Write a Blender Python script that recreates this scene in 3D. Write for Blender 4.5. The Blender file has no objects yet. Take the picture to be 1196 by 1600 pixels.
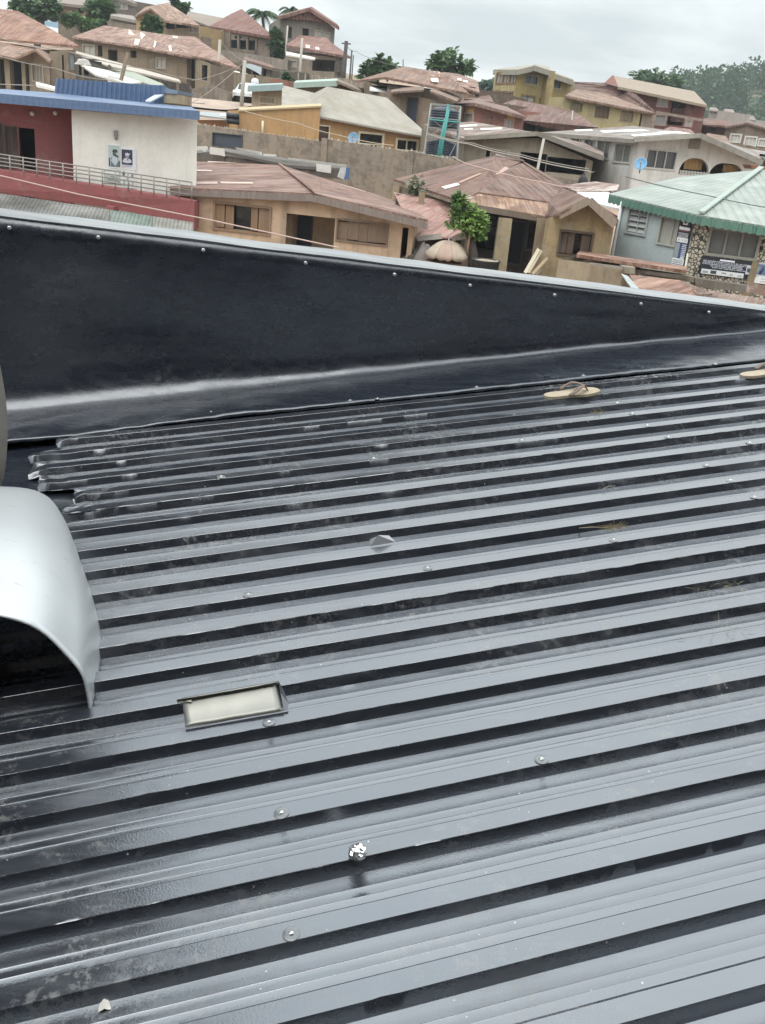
import bpy, math, random
from mathutils import Vector as V, Matrix, noise
from mathutils.geometry import delaunay_2d_cdt
rnd = random.Random(7)
SC = bpy.context.scene
COL = SC.collection
# ---------------------------------------------------------------- camera
F, CX, CY = 1450.0, 598.0, 800.0          # focal length and principal point for a 1196 x 1600 frame
ROLL = math.atan(.096); PITCH = math.radians(21.9)
r0 = V((1,0,0)); w_ = V((0, math.cos(PITCH), -math.sin(PITCH))); u0 = V((0, math.sin(PITCH), math.cos(PITCH)))
r_ = math.cos(ROLL)*r0 + math.sin(ROLL)*u0
u_ = -math.sin(ROLL)*r0 + math.cos(ROLL)*u0
CAM = V((0,0,6.0))
def ray(x, y): return (x-CX)*r_ - (y-CY)*u_ + F*w_
def P(x, y, Y):
    R = ray(x, y); return CAM + R*(Y/R.y)
def hit(x, y, p, n):
    R = ray(x, y); return CAM + R*((p-CAM).dot(n)/R.dot(n))
ZO = {0:(0,0),1:(0,0),2:(300,0),3:(600,60),4:(876,80),5:(0,180),6:(290,200),7:(590,220),8:(876,260)}
K = 320/1196
def zx(i, x, y):                            # view i of the survey -> frame
    return (x, y) if i == 0 else (ZO[i][0]+x*K, ZO[i][1]+y*K)
def Q(i, x, y, Y): return P(*zx(i, x, y), Y)
cam = bpy.data.cameras.new("camera"); co = bpy.data.objects.new("camera", cam); COL.objects.link(co)
cam.sensor_fit = 'VERTICAL'; cam.sensor_height = 24; cam.lens = 24*F/1600; cam.clip_start = .05; cam.clip_end = 6000
co.matrix_world = Matrix(((r_.x,u_.x,-w_.x,CAM.x),(r_.y,u_.y,-w_.y,CAM.y),(r_.z,u_.z,-w_.z,CAM.z),(0,0,0,1)))
SC.camera = co
# ---------------------------------------------------------------- materials
def lin(h):
    h = h.lstrip('#'); o = []
    for i in (0,2,4):
        c = int(h[i:i+2],16)/255; o.append(c/12.92 if c <= .04045 else ((c+.055)/1.055)**2.4)
    l = .3*o[0]+.59*o[1]+.11*o[2]
    return tuple(c*.84+l*.16 for c in o)+(1.0,)
class NT:
    def __init__(s, name):
        s.m = bpy.data.materials.new(name); s.m.use_nodes = True; s.t = s.m.node_tree
        s.b = s.t.nodes['Principled BSDF']
    def n(s, typ, props=None, out=0, **inp):
        nd = s.t.nodes.new('ShaderNode'+typ)
        for k, v in (props or {}).items(): setattr(nd, k, v)
        for k, v in inp.items():
            k = k.replace('_', ' ')
            sk = nd.inputs[int(k[1:])] if k[0] == 'i' and k[1:].isdigit() else nd.inputs[k]
            s.set(sk, v)
        return nd.outputs[out]
    def set(s, sk, v):
        if isinstance(v, bpy.types.NodeSocket): s.t.links.new(v, sk)
        else: sk.default_value = v
    def bs(s, **kw):
        for k, v in kw.items(): s.set(s.b.inputs[k.replace('_',' ')], v)
        return s
    def obj(s): return s.n('TexCoord', out=3)
    def uv(s): return s.n('TexCoord', out=2)
    def map(s, vec, sc=(1,1,1), loc=(0,0,0), rot=(0,0,0)): return s.n('Mapping', Vector=vec, Scale=sc, Location=loc, Rotation=rot)
    def noise(s, vec, sc, det=4, ro=.55, dist=0): return s.n('TexNoise', Vector=vec, Scale=sc, Detail=det, Roughness=ro, Distortion=dist)
    def ramp(s, f, stops, interp='LINEAR'):
        nd = s.t.nodes.new('ShaderNodeValToRGB'); s.t.links.new(f, nd.inputs[0]); cr = nd.color_ramp; cr.interpolation = interp
        while len(cr.elements) < len(stops): cr.elements.new(.5)
        for e, (p, c) in zip(cr.elements, stops):
            e.position = p; e.color = c if len(c) == 4 else (*c, 1)
        return nd.outputs[0]
    def rampf(s, f, a, b, lo=0., hi=1.): return s.n('MapRange', Value=f, i1=a, i2=b, i3=lo, i4=hi)
    def mix(s, f, a, b, bt='MIX'): return s.n('Mix', {'data_type':'RGBA','blend_type':bt}, 2, i0=f, i6=a, i7=b)
    def math(s, op, a, b=0.): return s.n('Math', {'operation':op}, i0=a, i1=b)
    def bump(s, h, st=.3, d=.02, nrm=None):
        kw = dict(Strength=st, Distance=d, Height=h)
        if nrm is not None: kw['Normal'] = nrm
        return s.n('Bump', **kw)
MATS = {}
def cached(fn):
    def g(*a):
        k = (fn.__name__,)+a
        if k not in MATS: MATS[k] = fn(*a)
        return MATS[k]
    return g
def dk(c, k): return (c[0]*k, c[1]*k, c[2]*k, 1)
@cached
def plaster(h, grime=.5, rough=.9):
    """painted or bare cement wall with stains and rain streaks"""
    t = NT('plaster_'+h); c = lin(h); o = t.obj()
    a = t.noise(o, .7, 6, .65); b = t.noise(t.map(o, (1.7,1.7,.18)), 1.6, 5, .6); d = t.noise(o, 9, 4)
    grey = (.16,.13,.10,1)
    col = t.mix(t.rampf(a, .42, .66, 0, grime), c, t.mix(.5, dk(c,.55), grey))
    col = t.mix(t.rampf(b, .50, .68, 0, grime*.9), col, dk(grey,.7))
    col = t.mix(t.rampf(d, .35, .75, 0, .22+.2*grime), col, dk(c,.7))
    col = t.mix(t.rampf(t.noise(o, 2.6, 5, .75), .5, .6, 0, grime*.5), col, t.mix(.6, dk(c,.5), (.12,.09,.07,1)))
    col = t.mix(t.rampf(t.noise(o, 1.4, 5, .7), .56, .64, 0, grime*.5), col, t.mix(.5, c, (.5,.46,.4,1)))
    t.bs(Base_Color=col, Roughness=rough, Normal=t.bump(d, .35, .03)); t.b.inputs['Specular IOR Level'].default_value = .25
    return t.m
@cached
def flat(h, rough=.7, metal=0., var=.25):
    t = NT('paint_'+h); c = lin(h); o = t.obj(); a = t.noise(o, 3.1, 5, .6)
    t.bs(Base_Color=t.mix(t.rampf(a, .35, .7, 0, var), c, dk(c,.55)), Roughness=rough, Metallic=metal)
    return t.m
@cached
def rust(h1, h2, h3, amt=.5, per=.2):
    """corrugated iron, sheets laid in rows, each rusted its own amount (UV in metres)"""
    t = NT('corrugated_iron_'+h1); c1, c2, c3 = [tuple(a*.70+b*.30 for a, b in zip(c, (.135,.082,.054,1)))[:3]+(1,) for c in (lin(h1), lin(h2), lin(h3))]; uv = t.uv()
    def bk(off, w, hgt):
        nd = t.t.nodes.new('ShaderNodeTexBrick'); t.t.links.new(t.map(uv, (1,1,1), (off,off*.7,0)), nd.inputs[0])
        nd.inputs['Color1'].default_value = (0,0,0,1); nd.inputs['Color2'].default_value = (1,1,1,1); nd.inputs['Mortar'].default_value = (.5,.5,.5,1)
        nd.inputs['Scale'].default_value = 1; nd.inputs['Mortar Size'].default_value = .0; nd.inputs['Brick Width'].default_value = w; nd.inputs['Row Height'].default_value = hgt
        nd.offset = .0; nd.squash = 1
        return nd
    b = bk(0, .75, 2.6); s1 = b.outputs[0]
    n1 = t.noise(uv, .5, 6, .65); n2 = t.noise(t.map(uv, (5,.5,1)), 1.0, 6, .7); n3 = t.noise(uv, 14, 3)
    col = t.mix(t.rampf(n1, .38, .62), c1, c2)
    col = t.mix(t.rampf(s1, 0, 1, 0, .55), col, dk(c2,.62))
    col = t.mix(t.rampf(n2, .46, .62, 0, min(1, amt*1.5)), col, c3)
    col = t.mix(t.rampf(t.noise(uv, .9, 6, .7), .48, .58, 0, .65), col, dk(c1,.5))
    col = t.mix(t.rampf(t.noise(t.map(uv, (2.4,.22,1), (3,5,0)), 1.3, 5, .7), .5, .62, 0, .5), col, t.mix(.5, c2, (.30,.27,.25,1)))
    m = bk(0, .75, 2.6); m.inputs['Mortar Size'].default_value = .018; m.inputs['Mortar Smooth'].default_value = .3
    col = t.mix(t.rampf(m.outputs[1], 0, 1, 0, .45), col, dk(c1,.4))
    col = t.mix(t.rampf(s1, .86, .9, 0, amt*.7), col, c3)
    col = t.mix(t.rampf(n3, .4, .8, 0, .25), col, dk(c1,.55))
    sx = t.n('SeparateXYZ', i0=uv); wv = t.math('SINE', t.math('MULTIPLY', sx, 6.2832/per))
    bp = t.bump(wv, .8, per*.12); bp = t.bump(t.rampf(t.noise(uv, .8, 2), 0, 1), .5, .15, bp)
    t.bs(Base_Color=col, Roughness=t.rampf(n1, .3, .7, .55, .85), Normal=bp); t.b.inputs['Specular IOR Level'].default_value = .3
    return t.m
@cached
def ribbed(h, per=.25, rough=.45, fade=.3):
    """painted ribbed metal sheet (UV in metres)"""
    t = NT('ribbed_metal_'+h); c = lin(h); uv = t.uv(); n1 = t.noise(uv, .7, 5, .6)
    sx = t.n('SeparateXYZ', i0=uv); fr = t.math('PINGPONG', sx, per/2)
    hgt = t.rampf(fr, per*.06, per*.16)
    col = t.mix(t.rampf(n1, .35, .7, 0, fade), c, t.mix(.5, c, (.55,.55,.52,1)))
    col = t.mix(t.rampf(t.noise(t.map(uv,(4,.4,1)), 1.2, 5, .7), .55, .8, 0, fade), col, dk(c,.5))
    t.bs(Base_Color=col, Roughness=rough, Normal=t.bump(hgt, .9, .035))
    return t.m
@cached
def wood(h, var=.5):
    t = NT('weathered_wood_'+h); c = lin(h); o = t.obj()
    g = t.noise(t.map(o, (9,9,.7)), 1.5, 5, .6); a = t.noise(o, 1.3, 4)
    col = t.mix(t.rampf(g, .35, .7, 0, var), c, dk(c,.45)); col = t.mix(t.rampf(a, .45, .75, 0, .4), col, (.2,.17,.15,1))
    t.bs(Base_Color=col, Roughness=.85, Normal=t.bump(g, .4, .01)); return t.m
@cached
def glass(h='0b0e12', rough=.15):
    t = NT('dark_glass_'+h); o = t.obj(); c = lin(h)
    t.bs(Base_Color=t.mix(t.rampf(t.noise(o, 2.2, 3), .4, .7, 0, .4), c, (.05,.05,.05,1)), Roughness=rough); return t.m
@cached
def leafm(h, h2):
    t = NT('foliage_'+h); o = t.obj(); a = t.noise(o, .9, 3); b = t.noise(o, 11, 2)
    col = t.mix(t.rampf(a, .35, .65), lin(h), lin(h2)); col = t.mix(t.rampf(b, .35, .7, 0, .6), col, dk(lin(h2), .6))
    t.bs(Base_Color=col, Roughness=.6); t.b.inputs['Specular IOR Level'].default_value = .35
    tr = t.t.nodes.new('ShaderNodeBsdfTranslucent'); t.t.links.new(col, tr.inputs[0])
    mx = t.t.nodes.new('ShaderNodeMixShader'); mx.inputs[0].default_value = .25
    t.t.links.new(t.b.outputs[0], mx.inputs[1]); t.t.links.new(tr.outputs[0], mx.inputs[2])
    t.t.links.new(mx.outputs[0], t.t.nodes['Material Output'].inputs[0]); return t.m
@cached
def bark(h='4a3f35'):
    t = NT('bark_'+h); o = t.obj(); g = t.noise(t.map(o, (6,6,1)), 2, 5)
    t.bs(Base_Color=t.mix(g, dk(lin(h), .5), lin(h)), Roughness=.9, Normal=t.bump(g, .6, .03)); return t.m
# ---------------------------------------------------------------- mesh builder
BASE = {}
class MB:
    def __init__(s): s.v = []; s.f = []; s.uv = []; s.mi = []; s.sm = []
    def face(s, pts, mi=0, uv=None, smooth=False):
        i = len(s.v); s.v += [V(p) for p in pts]; s.f.append(tuple(range(i, i+len(pts)))); s.mi.append(mi); s.sm.append(smooth)
        s.uv.append(uv if uv else planuv(pts)); return s
    def box(s, c, ax, mi=0):
        """c centre, ax three half-extent vectors"""
        c = V(c); a, b, d = [V(q) for q in ax]
        for n, p, q in ((a,b,d),(b,d,a),(d,a,b)):
            for k in (1,-1):
                pts = [c+n*k+p+q, c+n*k-p+q, c+n*k-p-q, c+n*k+p-q]
                if k < 0: pts.reverse()
                s.face(pts, mi)
        return s
    def abox(s, lo, hi, mi=0):
        lo, hi = V(lo), V(hi); h = (hi-lo)/2
        return s.box((lo+hi)/2, ((h.x,0,0),(0,h.y,0),(0,0,h.z)), mi)
    def prism(s, pts, vec, mi=0):
        pts = [V(p) for p in pts]; vec = V(vec); n = len(pts)
        s.face(pts, mi); s.face([p+vec for p in reversed(pts)], mi)
        for i in range(n):
            a, b = pts[i], pts[(i+1)%n]; s.face([a, a+vec, b+vec, b], mi)
        return s
    def beam(s, a, b, w, h=None, up=(0,0,1), mi=0):
        a, b = V(a), V(b); d = (b-a); l = d.length; d = d/l; h = h or w
        x = d.cross(V(up))
        if x.length < 1e-4: x = d.cross(V((1,0,0)))
        x.normalize(); y = x.cross(d)
        return s.box((a+b)/2, (d*l/2, x*w/2, y*h/2), mi)
    def tube(s, pts, r, n=7, mi=0, cap=True, smooth=True):
        pts = [V(p) for p in pts]; rr = r if isinstance(r, (list,tuple)) else [r]*len(pts); base = len(s.v); x = None
        for i, p in enumerate(pts):
            d = (pts[min(i+1,len(pts)-1)]-pts[max(i-1,0)]).normalized()
            if x is None: x = d.cross(V((.31,.22,1))); 
            x = (x - d*x.dot(d)).normalized(); y = d.cross(x)
            for k in range(n):
                a = 2*math.pi*k/n; s.v.append(p+(x*math.cos(a)+y*math.sin(a))*rr[i])
        for i in range(len(pts)-1):
            for k in range(n):
                q = (base+i*n+k, base+i*n+(k+1)%n, base+(i+1)*n+(k+1)%n, base+(i+1)*n+k)
                s.f.append(q); s.mi.append(mi); s.sm.append(smooth); s.uv.append([(k/n,i),((k+1)/n,i),((k+1)/n,i+1),(k/n,i+1)])
        if cap:
            for st, fl in ((base,1),(base+(len(pts)-1)*n,0)):
                idx = list(range(st, st+n)); 
                if fl: idx.reverse()
                s.f.append(tuple(idx)); s.mi.append(mi); s.sm.append(False); s.uv.append([(0,0)]*n)
        return s
    def grid(s, rows, mi=0, smooth=True, closed=False, uvf=None):
        base = len(s.v); nr, nc = len(rows), len(rows[0])
        for r in rows: s.v += [V(p) for p in r]
        for i in range(nr-1):
            for j in range(nc if closed else nc-1):
                k = (j+1) % nc
                s.f.append((base+i*nc+j, base+i*nc+k, base+(i+1)*nc+k, base+(i+1)*nc+j)); s.mi.append(mi); s.sm.append(smooth)
                s.uv.append([uvf(i,j),uvf(i,j+1),uvf(i+1,j+1),uvf(i+1,j)] if uvf else [(j/nc,i/nr),((j+1)/nc,i/nr),((j+1)/nc,(i+1)/nr),(j/nc,(i+1)/nr)])
        return s
    def lathe(s, c, prof, n=16, mi=0, ax=V((0,0,1)), smooth=True):
        c = V(c); x = ax.cross(V((1,.02,0.03))).normalized(); y = ax.cross(x)
        rows = [[c+ax*h+(x*math.cos(2*math.pi*k/n)+y*math.sin(2*math.pi*k/n))*r for k in range(n)] for r, h in prof]
        return s.grid(rows, mi, smooth, True)
    def build(s, name, mats, parent=None, origin=None):
        me = bpy.data.meshes.new(name); mats = mats if isinstance(mats, (list,tuple)) else [mats]
        if parent is not None: o_ = BASE[parent.name]
        else: o_ = V(origin) if origin is not None else V((0,0,0))
        me.from_pydata([v-o_ for v in s.v], [], s.f)
        for m in mats: me.materials.append(m)
        me.polygons.foreach_set('material_index', s.mi); me.polygons.foreach_set('use_smooth', s.sm)
        ul = me.uv_layers.new(name='UVMap'); flat_ = []
        for q in s.uv:
            for a in q: flat_ += [a[0], a[1]]
        ul.data.foreach_set('uv', flat_); me.update()
        ob = bpy.data.objects.new(name, me); COL.objects.link(ob)
        if parent is not None: ob.parent = parent
        else: ob.location = o_
        BASE[ob.name] = o_; return ob
def planuv(pts):
    pts = [V(p) for p in pts]; n = V((0,0,0))
    for i in range(len(pts)):
        a, b = pts[i], pts[(i+1)%len(pts)]; n += a.cross(b)
    if n.length < 1e-9: return [(0,0)]*len(pts)
    n.normalize(); h = V((0,0,1)).cross(n)
    if h.length < .02: h = V((1,0,0))
    h.normalize(); v = n.cross(h)
    return [(p.dot(h), p.dot(v)) for p in pts]
def tag(o, label=None, cat=None, group=None, kind=None):
    for k, v in (('label',label),('category',cat),('group',group),('kind',kind)):
        if v: o[k] = v
    return o
def empty(name, loc, label, cat, group=None):
    o = bpy.data.objects.new(name, None); COL.objects.link(o); o.location = loc; o.empty_display_size = .3
    BASE[o.name] = V(loc); return tag(o, label, cat, group)
def sm(t): t = max(0., min(1., t)); return t*t*(3-2*t)
def nz(x, y, z=0.): return noise.noise(V((x,y,z)))
# ================================================================ the black metal roof we stand on
H0 = 1.334
dA = V((0.94887805,0.29174753,0.1204733)); nR = V((-0.10454736,-0.06963667,0.99207892)); eB = V((-0.29782593,0.95395708,0.03557527))
O_R = CAM - nR*H0
def RW(a, b, z=0.): return O_R + dA*a + eB*b + nR*z
def rab(x, y, z=0.):
    q = hit(x, y, O_R+nR*z, nR) - O_R; return q.dot(dA), q.dot(eB)
PER, B0 = .141, .934
@cached
def black_sheet(rough, dirt, emb, film=0., ior=2.55):
    t = NT('black_coated_metal'); o = t.obj()
    a = t.noise(o, 1.1, 5, .6); st = t.noise(t.map(o, (2.2,30,30), (0,0,0), (0,0,.30)), 1.0, 5, .65); d = t.noise(o, 42, 4, .7); e = t.noise(o, 2.3, 5, .7)
    dust = t.math('MULTIPLY', t.rampf(d, .50, .72), t.rampf(e, .50, .66))
    col = t.mix(t.rampf(a, .3, .7), (.008,.011,.018,1), (.014,.018,.027,1))
    if film: col = t.mix(t.rampf(t.noise(t.map(o,(.9,7,7),(0,0,0),(0,0,.30)), 1.2, 6, .65), .3, .75, film*.15, film*1.5), col, (.20,.205,.215,1))
    col = t.mix(t.math('MULTIPLY', dust, dirt), col, (.30,.27,.22,1))
    col = t.mix(t.rampf(st, .55, .75, 0, .12*dirt+.02), col, (.2,.2,.2,1))
    if emb:
        vf = t.n('TexVoronoi', Vector=o, Scale=46., Randomness=1.); col = t.mix(t.math('MULTIPLY', t.rampf(vf, .10, .05), t.rampf(t.noise(o, 6, 4, .7), .56, .62)), col, (.55,.53,.48,1))
    ro = t.math('ADD', t.math('ADD', t.rampf(st, .3, .8, rough-.05, rough+.12), t.rampf(t.noise(o, 2.6, 5, .7), .5, .66, 0, .10 if emb else .03)), t.math('MULTIPLY', dust, .4))
    bp = t.bump(t.noise(o, 4, 2), .04, .02) if emb else t.bump(t.noise(o, 7, 4, .6), .10, .02, t.bump(t.noise(o, 1.6, 3, .6), .3, .04))
    if emb:
        bp = t.bump(t.n('TexVoronoi', Vector=t.map(o,(1,1,1),(0,0,0),(0,0,.3)), Scale=240.), .06, .002, bp)
    t.bs(Base_Color=col, Roughness=ro, Metallic=0., Normal=bp)
    t.b.inputs['IOR'].default_value = ior; t.b.inputs['Specular Tint'].default_value = (.93,.975,1.03,1)
    return t.m
M_SHEET = black_sheet(.22, .3, True); M_DUSTY = black_sheet(.20, .55, True, .09); M_FLASH = black_sheet(.25, .05, False, 0., 1.95)
@cached
def galv(h, rough):
    t = NT('galvanised_'+h); o = t.obj(); a = t.noise(o, 9, 5, .6); b = t.noise(o, 45, 3)
    t.bs(Base_Color=t.mix(t.rampf(a,.35,.7), lin(h), dk(lin(h),.7)), Metallic=.75, Roughness=t.rampf(b,.3,.7,rough,rough+.2), Normal=t.bump(a,.15,.01)); return t.m
R_ROOF = empty('black_metal_roof', RW(1.2, 1.6, 0), 'new glossy black ribbed metal roof in the foreground with a tall black parapet lining', 'roof')
dents = []
for k in range(10): dents.append((rnd.uniform(-.1,3.2), rnd.randrange(1,10), rnd.uniform(.4,.8)))
for (x,y) in [(547,1062),(545,1113),(232,1232),(602,1560),(205,745),(155,712),(190,724),(140,800),(290,805),(460,787),(592,690),(608,760),(616,782),(632,810)]:
    a,b = rab(x,y,.02); dents.append((a, int(round((b-B0)/PER)), .8))
def zoff(a, b):
    return .0016*nz(a*1.1, b*6.3) + .0011*nz(a*3.3+7, b*9) + .0006*nz(a*9, b*15, 3)
def dent(a, k):
    z = 0
    for da, kk, s in dents:
        if kk == k and abs(a-da) < .08: z += s*math.exp(-((a-da)/.009)**2)
    return z
NS = 6
def rib_prof(k):
    b = B0 + k*PER
    return [(b-.001,.0010,0),(b+.0004,.0012,.4),(b+.0125,.0234,1),(b+.0133,.0240,1.),(b+.036,.0236,.2),(b+.053,.0240,.2),(b+.0555,.0226,.2),(b+.069,.0015,0),(b+.072,0,0),(b+.088,.0,0),(b+.0900,.0007,0),(b+.092,0,0),(b+.108,0,0),(b+.1100,.0007,0),(b+.112,0,0),(b+.128,0,0)]
AR = 4.2
LEFT = {14:-.33,15:-.30,16:-.43,17:-.46,18:-.47,19:-.38,20:-.27}
for si, k0 in enumerate(range(-16, 22, NS)):
    kk = [k for k in range(k0, k0+NS) if k <= 20]
    if not kk: continue
    mb = MB(); prof = []
    if k0 > -16:
        b = B0+k0*PER; prof = [(k0,b+.0118,.0256,.6),(k0,b+.0133,.0270,.3)] + [(k0,)+q for q in [(b+.021,.0268,.2),(b+.036,.0262,.2),(b+.053,.0264,.2),(b+.0555,.0250,.2),(b+.069,.0028,0),(b+.072,.0012,0),(b+.088,0,0),(b+.0900,.0007,0),(b+.092,0,0),(b+.108,0,0),(b+.1100,.0007,0),(b+.112,0,0),(b+.128,0,0)]]
        kk = kk[1:]
    for k in kk: prof += [(k,)+q for q in rib_prof(k)]
    kn = k0+NS
    if kn <= 20: prof += [(kn,)+q for q in rib_prof(kn)[:8]]
    else: prof += [(kn, B0+21*PER+.05, 0, 0)]
    na = 400; rows = []
    for (k, b, z, dw) in prof:
        L = LEFT.get(k, -1.9 if k < 14 else -.36); row = []
        jag = .012*nz(k*3.1, b*40)
        for j in range(na+1):
            a = L + (AR-L)*(j/na)**1.15
            dz = zoff(a, b); db = 0
            if dw > .3:
                dd = dent(a, k); dz -= .0016*dd*(1 if z > .009 else -.2); db = .004*dd*(1 if z > .009 else 0)
            if dw == .6: dz += .0014*nz(a*14, k*3)
            end = math.exp(-max(0, a-L)/.02) if k >= 15 else 0
            if k >= 14:
                e2 = math.exp(-max(0, a-L)/.07); dz += e2*.016*nz(a*22, k*7.3, b*30); db += e2*.022*nz(a*13, k*3.1, 5.) + .004*nz(a*8, k*2.)*math.exp(-max(0, a-L)/.35)
            row.append(RW(a + (jag if j == 0 else 0), b+db+.002*nz(a*.7, k*5.), z+dz - .010*end*(1 if z>.01 else 0)))
        rows.append(row)
    mb.grid([list(r) for r in zip(*rows)], 0, True)
    npf = len(prof)-1
    mb.mi = [0 if (abs(prof[j][2]-prof[j+1][2]) > .004) else 1 for i in range(na) for j in range(npf)]
    ob = mb.build('roof_sheet', [M_SHEET, M_DUSTY], R_ROOF)
    m = ob.modifiers.new('es', 'EDGE_SPLIT'); m.split_angle = math.radians(24)
# parapet lining: flat foot, cove, tall panel, capping
def pB(a): return 4.075 + .018*(a-.4) + .02*nz(a*.8, 2.)
rows = []; n = 220; AL = -2.6
edge_b = lambda a: 3.675 + .03*min(1,max(0,(a+.3)/.7)) + .012*nz(a*2.1,5.) 
pO = RW(-.365, 3.90); pD = RW(3.11, 4.03) - pO; pD.z = 0; pD.normalize(); pN = V((pD.y,-pD.x,0))   # faces us
tops = [(a, V(q)) for a, q in []]
tl = hit(0, 335, RW(0, 4.13), pN); tr = hit(1196, 481, RW(0, 4.13), pN)
def top_z(p): 
    t = (p-tl).dot(pD)/((tr-tl).dot(pD)); return tl.z + (tr.z-tl.z)*t
kink = rab(320, 610, .06)[0]
for i in range(n+1):
    a = AL + (4.6-AL)*i/n; pb = pB(a); eb = edge_b(a); row = []
    j = .012*math.exp(-((a-kink)/.06)**2); lft = sm((.9-a)/1.2)
    cr = (.10 + .02*nz(a*1.3, 9.) + .08*lft)*(1-.62*sm((a-.2)/2.4))
    wig = .006*nz(a*7, 1) + .004*nz(a*17, 4)
    for (b, z) in [(eb-.004, .019), (eb-.001, .027), (eb+.004, .0305), (eb+.016, .0300), (eb+.05, .031), (eb+.10,.034),(eb+.17,.036)]:
        s = (b-eb)/.2
        row.append(RW(a, b+wig*(1-s), z + (.006+.010*lft)*nz(a*4+3*s, b*9) *min(1,s*3+.25) + (.003+.003*lft)*nz(a*13+4*s, b*20) + .0016*nz(a*31, b*30)))
    fb = pb - cr*.75 - j
    row.append(RW(a, (eb+.17+fb)/2, .036 + .008*lft*nz(a*5,3) + .004*nz(a*9,7)))
    for q in range(9):
        th = q/8*math.pi/2
        bb = fb + (pb-fb)*math.sin(th)**.9; zz = .038 + cr*1.25*(1-math.cos(th)) + .004*nz(a*5, 2+q*.2)
        row.append(RW(a, bb, zz))
    foot = RW(a, pb, 0.); zt = top_z(foot)
    q0 = row[-1]
    for q in range(1, 9):
        s = q/8; z = q0.z + (zt-q0.z)*s
        p = foot + pN*( (.003 if a > kink+.62 else 0) + .010*nz(a*1.4, s*2.+4)*math.sin(s*math.pi) + .006*nz(a*3.7, s*3+9)*math.sin(s*math.pi)); 
        row.append(V((p.x, p.y, z)))
    rows.append(row)
PAN_TOP = [r[-1] for r in rows]
ob = MB().grid(rows, 0, True).build('parapet_lining', M_FLASH, R_ROOF); ob.modifiers.new('so','SOLIDIFY').thickness = .0015
tag(ob, 'tall black sheet lining the inside of the parapet, curved at its foot')
# valley under the rib ends
mb = MB(); g = []
for i in range(31):
    a = -2.6 + 2.45*i/30; g.append([RW(a, 2.2+1.75*j/24, -.012-.01*sm((a+.5)/.3) + .006*nz(a*4, j*.3)+.003*nz(a*13,j*.9)) for j in range(25)])
mb.grid(g, 0, True); mb.build('valley_flashing', M_FLASH, R_ROOF)
# capping
t = NT('pale_capping'); o_ = t.obj(); a_ = t.noise(t.map(o_,(1,4,4)), 2.2, 5)
t.bs(Base_Color=t.mix(t.rampf(a_,.4,.7), (.27,.285,.295,1), (.17,.18,.185,1)), Roughness=.5, Metallic=.1); M_CAP = t.m
rows = []
for i, p in enumerate(PAN_TOP):
    a = AL + (4.6-AL)*i/n; w = .004*nz(a*3, 1)
    f = p + pN*.006
    rows.append([p+pN*.0005+V((0,0,-.006)), f+V((0,0,.002+w)), p-pN*.02+V((0,0,.010+w)), p-pN*.17+V((0,0,.014+w*2)), p-pN*.18+V((0,0,-.05))])
MB().grid(rows, 0, False).build('capping', M_CAP, R_ROOF)
rows = [[p-pN*.004+V((0,0,-.004)), p-pN*.16+V((0,0,-.004)), V((p.x,p.y,-1.))-pN*.29, V((p.x,p.y,-1.))-pN*.03] for p in PAN_TOP]
mb = MB().grid(rows, 0, False, True)
A0, A1 = -2.6, 4.6
c = [RW(A0,-2.3,-.12), RW(A1,-2.3,-.12), RW(A1,4.06,-.12), RW(A0,4.06,-.12)]
mb.prism(c, (0,0,-5.2))
mb.build('wall', plaster('8c8880', .6), R_ROOF)
# screws and rivets
t = NT('screw_head'); t.bs(Base_Color=(.62,.63,.64,1), Metallic=.9, Roughness=.32); M_SCR = t.m
t = NT('washer_rubber'); t.bs(Base_Color=(.16,.17,.18,1), Roughness=.3); t.b.inputs['Coat Weight'].default_value=.6; M_WASH = t.m
def screw(p, nrm, r=.0150):
    x = nrm.cross(V((0,1,.1))).normalized()
    w = MB().lathe(p, [(r,0),(r,.0010),(r*.95,.0015),(r*.5,.0022),(r*.3,.0024)], 18, 0, nrm).build('screw', M_WASH, R_ROOF)
    BASE[w.name] = BASE[R_ROOF.name]
    h = MB().lathe(p+nrm*.0021, [(r*.36,0),(r*.35,.001),(r*.26,.0026),(r*.12,.0034),(0.0002,.0036)], 10, 0, nrm).build('screw_head', M_SCR, w)
    return w
SCR = [(455,1457),(440,1270),(852,1195),(420,1127),(388,928),(669,888),(968,852),(585,717),(819,691),(347,748),(1023,672),(1055,690),(1100,724),(1153,758),(972,634),(996,651),(1192,785),(1186,700)]
for x, y in SCR:
    a, b = rab(x, y, .026); k = math.floor((b-B0)/PER + .35); bb = B0+k*PER+.026
    screw(RW(a, bb, .0243+.0026*(k%6==2)+zoff(a,bb)), (nR+dA*rnd.uniform(-.08,.08)+eB*rnd.uniform(-.08,.08)).normalized(), rnd.uniform(.0135,.0158))
for x, y in [(745,604),(912,586),(1118,568),(547,625),(330,643),(590,622)]:
    a, b = rab(x, y, .035); screw(RW(a, min(b, edge_b(a)+.06) , .032), nR, .011)
for x, y in [(15,356),(154,371),(318,391),(478,411),(617,429),(735,446),(867,461),(1002,475),(1108,488)]:
    p = hit(x, y, RW(0,4.10), pN); a_q = (p-O_R).dot(dA); p = hit(x, y, RW(a_q, pB(a_q), 0.)+pN*.008, pN)
    MB().lathe(p, [(.0085,-.006),(.008,.003),(.005,.005),(.0003,.0055)], 10, 0, pN).build('rivet', M_SCR, R_ROOF)
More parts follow.
